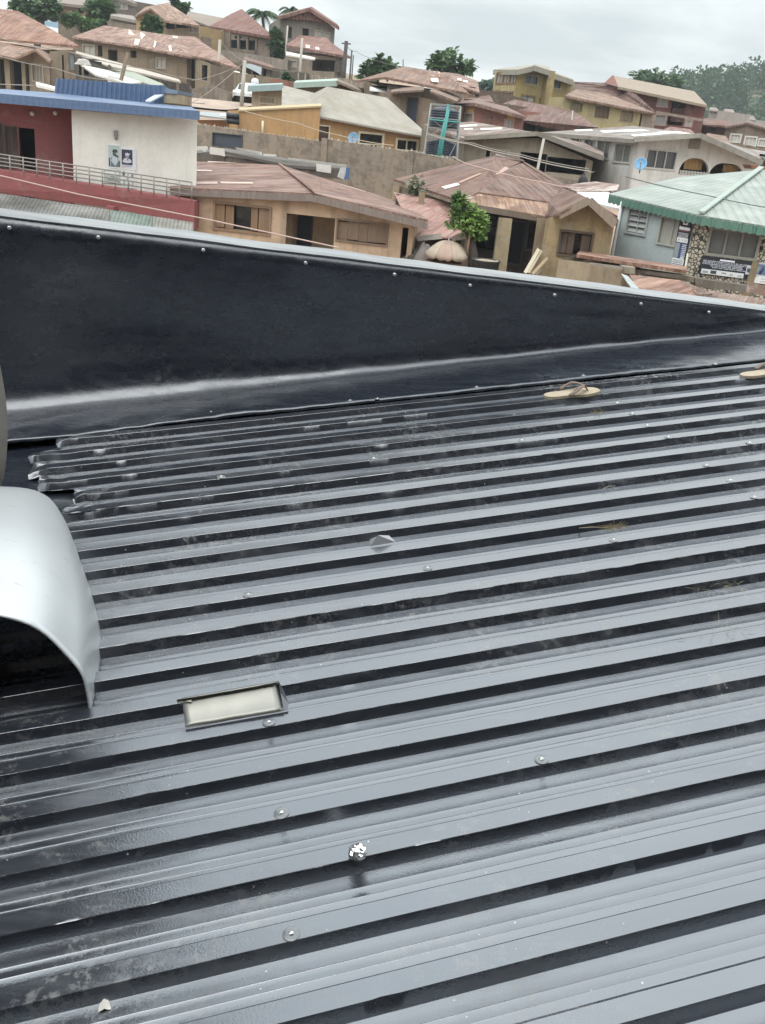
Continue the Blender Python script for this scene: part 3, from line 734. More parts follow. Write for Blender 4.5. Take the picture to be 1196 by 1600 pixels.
for x0,x1,mt in ((-200,640,M_AWN),(644,890,M_AWG),(894,1130,M_AWP)): band(5,x0,x1,(455,625),(585,735),31.5,29.9,mt,R_A,'awning')
# posters
def poster(i, x0,y0,x1,y1, lab, bgc, shapes, off=.04, edge='d8d8d6'):
    s0,z1 = pn.st(i,x0,y0); s1,z0 = pn.st(i,x1,y1); o = pn.at((s0+s1)/2, z0, off)
    root = empty('poster', o, lab, 'poster')
    m = MB(); m.prism([pn.at(s0,z0,off),pn.at(s1,z0,off),pn.at(s1,z1,off),pn.at(s0,z1,off)], pn.n*-.03); m.build('board', flat(edge,.5,0.,.1), root)
    w, h = s1-s0, z1-z0; ins = .05
    MB().face([pn.at(s0+w*ins,z0+h*ins,off+.004),pn.at(s1-w*ins,z0+h*ins,off+.004),pn.at(s1-w*ins,z1-h*ins,off+.004),pn.at(s0+w*ins,z1-h*ins,off+.004)]).build('print', flat(bgc,.5,0.,.25), root)
    for k,(col, pts) in enumerate(shapes):
        MB().prism([pn.at(s0+w*a, z0+h*b, off+.008+.002*k) for a,b in pts], pn.n*-.003).build('picture', flat(col,.5,0.,.25), root)
    return root
hd = lambda cx,cy,rx,ry,n=12: [(cx+rx*math.cos(6.283*k/n), cy+ry*math.sin(6.283*k/n)) for k in range(n)]
poster(5,630,165,706,312,'tall poster on the white wall showing a person in a hat on pale green','9fb3b0',[('2b2f3a',[(.06,.06),(.16,.06),(.16,.42),(.06,.42)]),('2b2f3a',[(.86,.06),(.95,.06),(.95,.33),(.86,.33)]),('5c6f76',[(.2,.06),(.84,.06),(.84,.3),(.7,.52),(.45,.5),(.24,.42)]),('a9b8bd',[(.24,.3),(.6,.1),(.82,.3),(.7,.5),(.4,.5)]),('55504e',hd(.52,.6,.13,.1)),('343a42',[(.36,.66),(.8,.66),(.74,.78),(.42,.78)]),('3a4048',[(.56,.5),(.82,.46),(.86,.5),(.66,.58)])])
poster(5,708,185,795,322,'poster with a dark blue picture of a figure in white, upper right of the four','c9ccd4',[('2c2f4a',[(.04,.22),(.78,.22),(.78,.9),(.04,.9)]),('b9bcc6',[(.08,.34),(.2,.5),(.32,.52),(.55,.5),(.7,.44),(.72,.34),(.5,.3),(.3,.3)]),('8f8c90',hd(.42,.62,.13,.1)),('c9cad2',[(.28,.7),(.33,.77),(.38,.7),(.45,.78),(.52,.7),(.58,.76),(.6,.68),(.3,.64)]),('4b4e66',[(.38,.42),(.5,.42),(.46,.52)]),('a8adb8',[(.04,.1),(.76,.16),(.76,.2),(.04,.2)])])
poster(5,602,308,713,402,'wide pale green notice with blotted writing low on the white wall behind the rail','a3b0a8',[('d5dcd4',[(.1+.09*k,.62+.02*(k%2)) for k in range(9)]+[(.85-.09*k,.8-.03*(k%2)) for k in range(9)]),('5e6a64',[(.4,.5),(.62,.46),(.8,.36),(.78,.33),(.58,.42),(.42,.46)]),('7f8f88',[(.25,.2),(.6,.2),(.66,.32),(.3,.36)]),('4f5c58',[(.72,.2),(.88,.1),(.9,.13),(.76,.24)])])
poster(5,713,318,792,428,'white notice with dark leaf shapes, lower right of the four on the white wall','c9cfca',[('5f6b62',hd(.14,.78,.11,.16)),('8a938c',[(.34,.5),(.42,.85),(.48,.6),(.42,.4)]),('6f7a74',[(.68,.7),(.8,.86),(.86,.7),(.8,.6)]),('7c867e',[(.4,.12),(.55,.3),(.6,.24),(.48,.1)]),('9aa39c',[(.1,.1),(.24,.1),(.22,.5),(.12,.5)]),('7c867e',[(.72,.12),(.82,.4),(.86,.3),(.8,.1)])])
# ---------------------------------------------------------------- tan bungalow
M_TAN = plaster('bd9f80', .55); M_BW = wood('8d7f72', .5)
R_Bg, PB = house('bungalow', 'weathered tan bungalow under a rusty brown tin roof, directly beyond the parapet', 'house',
  [((6,-60,352,33.4),(7,215,488,31.9),M_TAN,[
     (6,176,438,488,618,'boards',{'fm':wood('8b6b4c'),'cols':[(0,.16),(.18,.33),(.65,.77),(.79,.99)],'nv':0}),
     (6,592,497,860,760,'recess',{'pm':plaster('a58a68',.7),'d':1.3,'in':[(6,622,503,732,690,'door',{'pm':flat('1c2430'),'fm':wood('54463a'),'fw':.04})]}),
     (6,893,536,1172,684,'boards',{'fm':wood('7d6650'),'fw':.05,'cols':[(0,.2),(.205,.42),(.425,.6),(.605,.8),(.805,1)]}),
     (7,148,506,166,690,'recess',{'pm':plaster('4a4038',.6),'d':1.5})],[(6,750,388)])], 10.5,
  [(rust('6f483d','8f6a5b','b3968a',.5,.2), [[(6,-90,345,33.2),(6,752,382,32.2),(6,548,212,44),(6,-60,190,45)],[(6,752,382,32.2),(7,296,462,31.2),(7,200,392,37.5),(7,-5,312,43),(6,548,212,44)]], .06)])
slab(R_Bg, [(6,742,366,32.1),(6,762,384,32.05),(6,556,216,44),(6,540,208,44)], (0,0,.06), flat('a98578'), 'ridge_cap')
m = MB(); 
for a,b in (((6,-90,352,33.22),(6,752,390,32.15)),((6,752,390,32.15),(7,296,478,31.15))):
    A,B = Q(*a),Q(*b); m.prism([A,B,B-V((0,0,.22)),A-V((0,0,.22))],(0,.05,0))
m.build('fascia_board', wood('7d7068',.7), R_Bg)
for q in ([(6,-40,320,34.5),(6,185,318,34.4),(6,190,330,34.1),(6,-40,333,34.2)],[(6,205,318,34.3),(6,395,322,34),(6,395,330,33.7),(6,205,328,34)],[(6,60,247,41),(6,155,250,41),(6,157,258,40.6),(6,60,256,40.6)],[(6,885,325,38),(6,1000,360,37.6),(6,1060,378,37),(6,945,350,37.2)],[(6,770,318,37),(6,790,320,36.8),(6,945,370,35.6),(6,920,368,35.6)],[(6,1085,385,37.5),(6,1120,388,37.5),(6,1196,412,36.5),(6,1196,420,36)],[(6,975,413,34.5),(6,1065,435,34),(6,1065,440,33.8),(6,975,420,34)],[(6,130,197,44.6),(6,295,199,44.4),(6,295,206,44),(6,130,204,44)]):
    patch(R_Bg, q, flat('c4a79a',.6,0.,.4))
slab(R_Bg, [(6,698,403,32.3),(6,732,405,32.3),(6,732,434,32.3),(6,698,432,32.3)], (0,.1,0), flat('4d4038'), 'vent_block')
for x,y,w,h in ((440,376,30,40),(275,376,40,24)): slab(R_Bg, [(6,x,y,32.9),(6,x+w,y+2,32.9),(6,x+w*.45,y+h,32.9)], (0,.12,0), wood('5f5348'), 'rafter_end')
R_ = R_Bg
# ---------------------------------------------------------------- compound wall behind it, with blue shutter and tin lean-to
M_BLOCK = plaster('8b7e70', .8)
t = NT('sandcrete_blocks'); o_ = t.obj(); 
bk = t.t.nodes.new('ShaderNodeTexBrick'); t.t.links.new(t.map(t.uv(),(1,1,1)), bk.inputs[0]); bk.inputs['Scale'].default_value=1; bk.inputs['Brick Width'].default_value=.45; bk.inputs['Row Height'].default_value=.225; bk.inputs['Mortar Size'].default_value=.018; bk.inputs['Color1'].default_value=lin('887c6e'); bk.inputs['Color2'].default_value=lin('837769'); bk.inputs['Mortar'].default_value=lin('7d7265')
n_ = t.noise(o_,.8,6,.65); col = t.mix(t.rampf(n_,.42,.6,0,.9), bk.outputs[0], lin('8f7f6c')); col = t.mix(t.rampf(t.noise(t.map(o_,(2,2,.25)),1.3,5,.65),.5,.7,0,.4), col, lin('4f463d')); col = t.mix(t.rampf(t.noise(o_,2.2,6,.7),.48,.6,0,.6), col, lin('5d5347'))
t.bs(Base_Color=col, Roughness=.95, Normal=t.bump(bk.outputs[1],.3,.02)); M_SAND = t.m
R_C, PC = house('compound_wall', 'long stained cement compound wall with broken-glass coping and a blue metal shutter', 'wall',
  [((6,40,-25,52),(6,822,82,47.5),M_SAND,[(6,163,28,330,118,'shut',{'pm':flat('39424f',.6),'fm':flat('39424f',.6),'fw':.03})]),
   ((6,815,62,47.4),(3,160,665,46),M_SAND),((3,160,660,46),(3,440,715,45.2),M_SAND)], .25)
m = MB()
for pn_, zb_ in ((PC[0],0),(PC[1],0),(PC[2],0)):
    L = pn_.w; k = 0.
    while k < L-.2:
        s = k/L; z = pn_.a.z+(pn_.b.z-pn_.a.z)*s; w = rnd.uniform(.05,.16); h = rnd.uniform(.03,.14)
        p = pn_.at(k, z, -.1); m.face([p-pn_.u*w*.6, p+pn_.u*w*.6, p+V((0,0,h))+pn_.u*rnd.uniform(-.05,.05)]); k += rnd.uniform(.09,.22)
m.build('glass_shards', flat('b6b0a0',.4), R_C)
for pn_ in PC[1:]: 
    MB().abox(pn_.at(0,pn_.a.z-3,.02)-V((.14,.1,0)), pn_.at(0,pn_.a.z+.02,.02)+V((.14,.1,0))).build('pier', M_SAND, R_C)
M_TINW = flat('c6c4bc',.5,0.,.4); M_TIND = flat('4a4642',.8)
rw = V
def tin(name,label,cat,pts,mat=None,th=.04,vec=None,group=None):
    if not isinstance(cat,str):
        if isinstance(mat,(int,float)): th = mat
        cat, pts, mat = name.split('_')[-1] if name!='tin_sheet' else 'tin sheet', cat, pts
    pts = [Q(*p) for p in pts]; c = sum(pts,V((0,0,0)))/len(pts)
    o = MB().prism(pts, vec or (0,0,-th)).build(name, mat, None, c); return tag(o,label,cat,group)
R_L = empty('lean_to_shed', Q(6,400,200,45.5)-V((0,0,2)), 'low scrap lean-to shed with dark sagging roof against the cement wall', 'shed')
roof(R_L, flat('5a5650',.8,0.,.5), [[(6,20,130,46.8),(6,230,118,46.4),(6,450,150,45.6),(6,600,180,44.8),(6,950,225,44.2),(6,950,240,43.2),(6,590,215,43.6),(6,225,135,44.5),(6,20,150,45.2)]], .12)
m = MB()
for a,b,c,d in (((20,150,45.2),(225,140,44.5),(225,235,44.5),(20,240,45.2)),((225,160,44.6),(560,215,43.8),(560,270,43.8),(225,235,44.6)),((560,190,43.8),(945,245,43.2),(945,300,43.2),(560,270,43.8))):
    m.prism([Q(6,*a),Q(6,*b),Q(6,*c),Q(6,*d)],(0,.1,0))
m.build('wall', plaster('67605a',.8), R_L)
def sheet_h(name, lab, pts, mat, cat='tin sheet', group='white scrap sheets on the lean-to'):
    tin(name, lab, cat, pts, mat, vec=(0,.05,0), group=group)
sheet_h('tin_sheet','white scrap sheet with a torn curved lower edge at the left end of the lean-to',[(6,60,108,44.9),(6,125,105,44.9),(6,132,120,44.9),(6,115,142,44.9),(6,95,128,44.9),(6,60,130,44.9)],M_TINW)
sheet_h('tin_sheet','square white scrap sheet hung on the lean-to left of the blue shutter edge',[(6,142,110,44.4),(6,228,122,44.4),(6,232,168,44.4),(6,205,160,44.4),(6,142,152,44.4)],M_TINW)
sheet_h('tin_sheet','thin white strip of sheet laid along the lean-to edge below the shutter',[(6,290,112,44.2),(6,445,140,43.7),(6,445,160,43.7),(6,420,148,43.8),(6,300,125,44.2)],M_TINW)
sheet_h('tin_sheet','small white sheet on the lean-to midway along the cement wall',[(6,455,150,43.5),(6,530,155,43.5),(6,530,166,43.5),(6,458,164,43.5)],M_TINW)
sheet_h('tin_sheet','square white sheet hung at the right end of the lean-to',[(6,765,208,43.0),(6,852,218,43.0),(6,850,264,43.0),(6,765,252,43.0)],M_TINW)
sheet_h('tin_sheet','tilted white sheet leaning at the far right corner of the lean-to',[(6,905,232,42.9),(6,945,232,42.9),(6,925,300,42.9),(6,886,285,42.9)],flat('b9bab8',.5,0.,.4))
sheet_h('tin_sheet','long pale sheet along the front edge of the lean-to roof at right',[(6,600,172,44.0),(6,940,215,43.4),(6,940,225,43.4),(6,600,184,44.0)],flat('a9a59b',.6,0.,.4))
sheet_h('tarpaulin','narrow blue tarpaulin hanging beside the tilted white sheet',[(6,940,228,42.8),(6,960,232,42.8),(6,955,300,42.8),(6,930,302,42.8)],flat('3f5f8f',.6),'tarpaulin',None)
# ---------------------------------------------------------------- orange house
M_OR = plaster('b38a55', .3); M_BEIGE = ribbed('827a6a', .3, .7, .5); M_FR = flat('cfc4a6', .6)
R_D, PD = house('orange_house', 'orange house with a pale beige ribbed hip roof behind the cement wall', 'house',
  [((2,735,688,56),(3,272,584,60),M_OR,[(2,738,735,790,900,'door',{'fm':M_FR,'pm':wood('4f3529'),'fw':.08}),(2,982,778,1104,905,'glass',{'fm':M_FR,'fw':.12,'nv':0,'nh':1}),(3,80,592,190,655,'glass',{'fm':M_FR,'fw':.12,'nv':1})])], 7,
  [(M_BEIGE,[[(2,690,668,55.3),(3,280,580,59.5),(2,1140,570,63),(2,790,505,60)],[(2,690,668,55.3),(2,790,505,60),(2,590,608,62)],[(3,280,580,59.5),(3,250,560,66),(2,1140,570,63)]],.1)])
R_D2, _ = house('orange_annexe', 'plain orange wall block with slanting top, left of the beige roofed orange house', 'house',
  [((2,276,648,52.6),(2,752,622,54.2),M_OR,[],[(2,600,630)])], 3.2, [(flat('b09a70',.8,0.,.4),[[(2,270,642,52.5),(2,756,617,54.1),(2,758,604,57.2),(2,280,628,55.6)]],.08)])
pn_ = _[0]; s,z = pn_.st(2,412,735); MB().tube([pn_.at(s,z+.25,.05),pn_.at(s,z-.5,.05)],.07,8).build('vent_pipe', M_FR, R_D2)
for y in (682,714): 
    s,z = pn_.st(2,284,y); MB().tube([pn_.at(s-.1,z,.1),pn_.at(s-.75,z+.02,.1)],.14,8).build('drain_pipe', flat('22252a',.5), R_D2)
R_D3, _ = house('low_house', 'low house with weathered ribbed roof tucked behind the orange wall block', 'house', [((2,524,618,59),(2,700,618,58),plaster('a08a70'),[])], 4, [(M_BEIGE,[[(2,524,615,58.6),(2,720,612,57.6),(2,714,542,62),(2,528,497,63)]],.1)])
R_D4, _ = house('beige_house', 'small beige house with a blue-grey roof edge and a barred window, above the orange wall', 'house',
  [((2,352,522,64),(2,530,522,63),plaster('b5a284',.35),[(2,402,568,486,606,'grille',{'fm':flat('b9a88c'),'pm':glass(),'nb':11})])], 5, [(flat('84999a',.6,0.,.3),[[(2,325,502,63.3),(2,532,492,62.3),(2,532,484,68),(2,345,492,69)]],.34)])
R_D5, _ = house('low_shed', 'low orange shed with a flat grey tin roof beside the blue roof corner', 'shed',
  [((2,30,700,56),(2,275,702,55),plaster('a06a40',.4))], 4, [(flat('8d9494',.5,.2,.4),[[(2,20,668,55.4),(2,278,700,54.6),(2,275,662,58.5),(2,20,650,59)]],.08)])
patch(R_D5,[(2,165,668),(2,255,674),(2,255,686),(2,170,680)],flat('dcdcd8'))
def dish(i,x,y,r,Y,lab,col='5f93b8'):
    c = Q(i,x,y,Y); R = r*K*Y/F*1.03; ax = V((-.25,-.9,.28)).normalized()
    root = empty('satellite_dish', c, lab, 'satellite dish')
    prof = [(.001,-R*.28)]+[(R*k/6, -R*.28*(1-(k/6)**2)) for k in range(1,7)]
    o = MB().lathe(c, prof, 22, 0, ax).build('reflector', flat(col,.5,0.,.15), root); o.modifiers.new('t','SOLIDIFY').thickness = .015
    f = c+ax*R*.75; s_ = ax.cross(V((0,0,1))).normalized(); m = MB(); m.tube([c-V((0,0,R*.95)), f],.02,5); m.tube([f-ax*.1,f+ax*.06],.05,8); m.build('feed_arm', flat('8b8f92'), root)
    m = MB(); m.tube([c-ax*R*.3, c-ax*R*.75, c-ax*R*.75-V((0,0,R*1.3))],.03,6); m.build('mount', flat('6d7072'), root); return root
dish(2,942,806,30,55.6,'pale blue satellite dish on the orange house between door and window')
# ---------------------------------------------------------------- water tower
R_E = empty('tank_stand', Q(3,345,680,48)-V((0,0,.5)), 'tall pale steel stand carrying two dark tanks beside the orange house', 'tank stand')
M_ST = flat('8a8e8b',.6,.2,.4); M_TEAL = flat('2f8f8a',.5); M_TANK = flat('1d2a3c',.45,0.,.3)
g0 = ground(Q(3,345,680,48).x, 48)-.3; cc = Q(3,345,540,48.4)
def tow(dx,dy,z): return V((cc.x+dx*.80, cc.y+dy*.80, z))
ztop = Q(3,350,388,48).z; zmid = Q(3,350,470,48).z; zpl = Q(3,350,522,48).z; zp2 = Q(3,340,585,48).z
for dx in (-.92,.92):
    for dy in (-.9,.9): MB().tube([tow(dx*1.25,dy*1.25,g0), tow(dx*.95,dy*.95,ztop)], .035, 6).build('post', M_ST, R_E)
m = MB()
for z in (ztop,zmid,zpl-.06,zp2,Q(3,335,690,48).z):
    k = 1.25-.3*(z-g0)/(ztop-g0)
    for a,b in (((-.92,-.9),(.92,-.9)),((.92,-.9),(.92,.9)),((.92,.9),(-.92,.9)),((-.92,.9),(-.92,-.9))): m.beam(tow(a[0]*k,a[1]*k,z),tow(b[0]*k,b[1]*k,z),.045)
for a,b,z0,z1 in ((-.92,.92,zp2,zmid),(.92,-.92,zp2,zmid),(-.92,.92,g0,zp2)): m.beam(tow(a*1.08,-.97,z0),tow(b*1.0,-.92,z1),.035)
m.build('cross_beam', M_ST, R_E)
for z in (zpl,zp2+.02) : pass
m = MB()
m.abox(tow(-.95,-.92,zpl-.05),tow(.95,.92,zpl)); m.build('platform', flat('7d7468'), R_E)
zl0 = Q(3,335,682,48).z
m = MB(); m.abox(tow(-1.05,-1.,zl0-.06),tow(1.05,1.,zl0)); m.build('platform', flat('7d7468'), R_E)
m = MB()
for dx,z1 in ((.12,ztop-.05),(.2,ztop-.2),(.02,zmid)): m.tube([tow(dx-.25,-1.12,zl0-.8),tow(dx-.12,-1.1,zp2),tow(dx,-1.02,z1)],.05,7)
m.tube([tow(.12,-1.02,ztop-.05),tow(.12,-.3,ztop+.02)],.05,7); m.tube([tow(-.9,-1.05,zmid-.1),tow(.9,-1.05,zmid-.1)],.04,7)
m.build('pipe', M_TEAL, R_E)
def tank(z0,z1,r,lab):
    root = empty('water_tank', tow(0,0,z0), lab, 'water tank'); h = z1-z0
    prof = [(r,0)]
    for k in range(1,8): prof += [(r,h*.8*(k-.6)/7),(r*1.03,h*.8*(k-.5)/7),(r*1.03,h*.8*(k-.2)/7),(r,h*.8*(k-.1)/7)]
    prof += [(r*.97,h*.82),(r*.6,h*.93),(r*.3,h*.96)]
    MB().lathe(tow(0,0,z0), [(.001,0)]+prof, 22, 0).build('body', M_TANK, root); MB().lathe(tow(0,0,z0+h*.95), [(r*.32,0),(r*.32,h*.05),(r*.2,h*.07),(.001,h*.07)], 16).build('lid', M_TANK, root)
tank(zpl, ztop-.04, .68, 'dark blue water tank on the upper platform of the steel stand')
tank(zl0, zp2-.05, .72, 'dark blue water tank on the lower platform of the steel stand')
# ---------------------------------------------------------------- rust hip-roof house with the yellow gabled wing (centre right)
M_YW = plaster('a08b62', .7); M_RF = rust('5f3f36','7d574a','9a7c6a',.35,.25); M_RF2 = rust('8a5f4a','98704f','c0a184',.75,.25)
M_DIN = plaster('4f4a48', .6)
R_F, PF = house('hip_roof_house', 'house with dark rusty hip roof, open porch and a yellow gabled wing', 'house',
  [((7,520,392,35.6),(7,985,452,34.6),M_DIN,[(7,600,440,700,640,'glass',{'fm':wood('3f3a38'),'nv':1}),(7,765,468,832,720,'door',{'pm':flat('1d2632'),'fm':wood('5a5a60')}),(7,892,478,950,640,'shut',{'fm':wood('6f6a66'),'pm':wood('2f2b2b')})]),
   ((7,985,452,34.6),(7,986,456,31.7),M_YW),
   ((7,986,456,31.7),(8,314,345,31.4),M_YW,[(8,8,380,165,528,'boards',{'fm':wood('5a4638'),'cols':[(0,.22),(.24,.45),(.68,.97)]})],[(8,168,208)])], 7.5,
  [(M_RF,[[(7,95,222,42),(7,500,352,33.7),(7,590,300,34.4),(7,690,84,43)],[(7,590,300,34.4),(7,760,160,40),(7,690,84,43)],
          [(7,590,300,34.4),(7,1000,357,34.4),(7,1080,275,37),(7,845,130,41)],[(7,590,300,34.4),(7,845,130,41),(7,760,160,40)],[(7,690,84,43),(7,760,160,40),(7,845,120,41.2)],
          [(7,1000,357,34.4),(7,988,446,32.6),(8,-6,272,30.9),(7,1080,275,37)],[(8,-6,272,30.9),(8,168,186,30.9),(7,1080,275,37)],
          [(8,168,186,30.9),(8,320,335,31.0),(8,350,300,36.5),(7,1080,275,37)],
          [(7,845,120,41.2),(7,1080,275,37),(7,1090,250,43),(7,870,128,44)]],.08),
   (M_RF2,[[(7,505,366,33.3),(7,992,447,32.5),(7,1002,358,34.5),(7,588,302,34.5)]],.05,'porch_roof')])
slab(R_F,[(7,500,358,33.5),(7,522,368,33.2),(7,770,172,39.9),(7,745,160,40.1)],(0,0,.07),flat('a8897a',.7,0.,.5),'hip_cap')
slab(R_F,[(7,690,84,42.9),(7,845,118,41.0),(7,858,126,41.0),(7,690,94,42.7)],(0,0,.07),flat('7f7068',.7,0.,.5),'ridge_cap')
slab(R_F,[(7,980,440,32.7),(7,992,448,32.4),(7,1088,280,36.9),(7,1074,278,36.9)],(0,0,.06),flat('5b3a32',.8,0.,.5),'valley_gutter')
for q in ([(7,376,274,37.6),(7,468,250,38.4),(7,482,260,38.0),(7,395,284,37.2)],[(7,470,247,38.6),(7,600,192,40),(7,610,196,39.8),(7,485,250,38.3)],[(7,132,205,41.8),(7,190,190,42),(7,196,196,41.6),(7,140,214,41.4)]):
    patch(R_F,q,flat('e4e2de',.5) if q[0][1] in (376,132) else flat('a3826f'))
for a,b,w in (((8,-10,286,30.95),(8,168,198,30.9),.2),((8,168,198,30.9),(8,318,342,31.0),.2)):
    beamp(R_F,a,b,.06,wood('8a7a68'),'bargeboard',.24)
beamp(R_F,(7,505,378,33.3),(7,992,460,32.55),.08,wood('6f5f50'),'fascia_board',.2)
post(R_F,(7,748,448,33.0),.44,plaster('9f9070',.7),'pillar',None,1.2)
post(R_F,(7,545,412,33.3),.3,wood('6d5c4c'),'pillar')
post(R_F,(7,975,455,32.2),.42,plaster('9a8568',.8),'pillar')
post(R_F,(7,262,300,36.2),.22,wood('8d7a5c'),'pillar')
post(R_F,(7,110,262,41.0),.26,plaster('b09a78'),'pillar')
# side of the main house under the left eave
pS = Panel(Q(7,130,262,41.2),Q(7,520,392,35.6)); m = MB(); 
rs = []
wall_mesh(m,pS,ground(2,38)-1,[],rs); m.build('wall',plaster('8b7a62',.8),R_F)
MB().face([Q(7,690,84,43),Q(7,690,84,43)-V((0,0,.05)),Q(7,845,130,41)]).build('gablet',M_DIN,R_F)
# pink lean-to
R_P = empty('pink_lean_to', Q(7,330,560,33)-V((0,0,2)), 'lean-to shelter with faded pink tin roof beside the street tree', 'shelter')
roof(R_P, rust('a9766c','b5857a','c9a79a',.4,.2), [[(7,95,300,37.5),(7,330,342,36.8),(7,528,565,31.9),(7,225,562,32.3)]], .05)
roof(R_P, rust('8a5a4e','a0766a','b8998c',.3,.2), [[(7,330,340,36.9),(7,420,372,36.0),(7,535,545,31.8),(7,520,560,31.9)]], .05, 'side_sheet')
slab(R_P,[(7,228,556,32.2),(7,372,540,32.1),(7,380,572,32.05),(7,232,585,32.2)],(0,-.05,0),wood('a09a92',.4),'fascia_board')
slab(R_P,[(7,430,560,31.85),(7,524,520,31.8),(7,522,572,31.8),(7,436,585,31.85)],(0,-.05,0),wood('a09084',.4),'fascia_board')
for q in ((7,235,575,32.5),(7,500,575,32.1),(7,120,310,37.2),(7,400,370,36.3)): post(R_P,q,.12,wood('5f5144'))
MB().prism([Q(7,215,600,35),Q(7,560,640,34.5),Q(7,560,640,34.5)-V((0,0,2)),Q(7,215,600,35)-V((0,0,2))],(0,.1,0)).build('back_board',plaster('3f3a36',.8),R_P)
# small goods under it
def heap(name,lab,cat,i,x,y,Y,r,h,mat,seed):
    c = Q(i,x,y,Y); rows = []
    for k in range(8):
        th = math.pi/2*k/7; row = []
        for j in range(16):
            a = 2*math.pi*j/16; f = 1+.3*nz(math.cos(a)*1.5+seed, math.sin(a)*1.5, th*1.5)
            row.append(c+V((math.cos(a)*r*math.cos(th)*f, math.sin(a)*r*.7*math.cos(th)*f, h*(math.sin(th)*f-.5))))
        rows.append(row)
    return tag(MB().grid(rows,0,True,True).build(name,mat,None,c),lab,cat)
heap('goods_bag','lumpy pale sack standing in the shade left of the umbrella','sack',7,268,690,31.6,.38,.8,flat('7d7470',.8,0.,.7),3.)
heap('goods_bag','dark heap of bundles under the lean-to beside the bungalow pillar','bundle',7,225,700,32.0,.4,.7,flat('4a4540',.8,0.,.7),8.)
# umbrella
um = Q(7,417,583,30.9); rU = .72; R_U = empty('market_umbrella', (um.x,um.y,um.z-2.2), 'faded pink and cream market umbrella standing open below the lean-to roof', 'umbrella')
cols = [flat('a89883',.85,0.,.6),flat('a38a7a',.85,0.,.6)]; nr_ = 8
m = MB()
for g in range(8):
    th0, th1 = 2*math.pi*(g+.3)/8, 2*math.pi*(g+1.3)/8; rows = []
    for k in range(8):
        s = k/7; row = []
        for j in range(5):
            th = th0+(th1-th0)*j/4; sag = 1-.10*s*math.sin(math.pi*j/4); rr = rU*s*sag
            row.append(um+V((math.cos(th)*rr, math.sin(th)*rr, -.40*s**2.2 - .05*s*math.sin(math.pi*j/4))))
        rows.append(row)
    last = rows[-1]; rows.append([p+V((0,0,-.12-.03*math.sin(j*3+g))) for j,p in enumerate(last)])
    m.grid(rows, [0,0,1,1,0,1,0,0][g], True)
m.build('canopy', cols, R_U).modifiers.new('t','SOLIDIFY').thickness = .01
MB().tube([um+V((0,0,.08)), V((um.x+.05,um.y,ground(um.x,um.y)-.3))],.025,8).build('pole', flat('b8b4ac',.5,.3), R_U)
m = MB()
for g in range(8):
    th = 2*math.pi*(g+.3)/8; e = um+V((math.cos(th)*rU*.97, math.sin(th)*rU*.97,-.38)); m.tube([um-V((0,0,.05)), um.lerp(e,.5)+V((0,0,.05)), e],.008,4)
m.build('rib', flat('6d6a66',.5,.5), R_U)
# table legs under the umbrella
R_T = empty('stall_table', Q(7,365,720,30.7)-V((0,0,.6)), 'small wooden stall table in the shade under the market umbrella', 'table')
tc_ = Q(7,380,705,30.8); MB().abox(tc_-V((.6,.3,.03)),tc_+V((.6,.3,.0))).build('table_top',wood('6d4a38'),R_T)
for dx in (-.55,.55):
    for dy in (-.25,.25): MB().abox(V((tc_.x+dx-.03,tc_.y+dy-.03,tc_.z-1)),V((tc_.x+dx+.03,tc_.y+dy+.03,tc_.z-.03))).build('leg',wood('7a4a38'),R_T)
# tub with rubbish, planks
tb = Q(7,630,742,30.2); R_K = empty('rubber_tub', tb-V((0,0,.1)), 'round black tub full of pale gravel standing at the porch edge', 'tub')
MB().lathe(tb, [(.001,-.25),(.40,-.25),(.43,.20),(.455,.22),(.455,.25),(.41,.25),(.38,.18)], 26).build('body', flat('25272b',.6,0.,.4), R_K)
rows=[[tb+V((math.cos(a)*.40*k/5, math.sin(a)*.40*k/5, .22+.05*nz(k*1.3,a*2.)) ) for a in [2*math.pi*j/20 for j in range(20)]] for k in range(6)]
MB().grid(rows,0,False,True).build('gravel', flat('a2907c',.95,0.,.6), R_K)
for k,(x0,y0,x1,y1,w,c) in enumerate(((862,772,942,632,.11,'c9bea4'),(882,772,958,642,.07,'b5a88c'),(905,778,992,684,.09,'b09a78'),(925,780,975,735,.08,'8f7f66'))):
    a,b = Q(7,x0,y0,30.9), Q(7,x1,y1,31.3+.05*k); ob = MB().beam(a,b,w,.04,(0,1,0)).build('plank',wood(c,.25),None,a)
    tag(ob,['broad pale plank, leftmost of those leaning on the yellow wing','narrow pale plank leaning close behind the broadest one','brown plank leaning apart at the right of the group','short dark plank, lowest of those leaning on the yellow wing'][k],'plank','planks leaning on the yellow wing')
# ---------------------------------------------------------------- street tree
def crown(clumps, n, size, seed, flat_=.75):
    r = random.Random(seed); m = MB()
    for (c, rad) in clumps:
        c = V(c); rad = V(rad) if hasattr(rad,'__len__') else V((rad,rad,rad*flat_))
        for i in range(n):
            d = V((r.gauss(0,1),r.gauss(0,1),r.gauss(0,1))).normalized(); s = r.random()**.38
            if nz(d.x*2.3+c.x, d.y*2.3+c.y, d.z*2.3+c.z) < -.12: s *= .6
            p = c + V((d.x*rad.x,d.y*rad.y,d.z*rad.z))*s
            ax = (d*.5+V((r.uniform(-1,1),r.uniform(-1,1),r.uniform(-.6,.5)))).normalized(); sd = ax.cross(V((r.uniform(-.4,.4),r.uniform(-.4,.4),1))).normalized()
            l = size*r.uniform(.6,1.35); w = l*r.uniform(.28,.42)
            m.face([p, p+ax*l*.5+sd*w, p+ax*l+V((0,0,-l*.15)), p+ax*l*.5-sd*w])
    return m
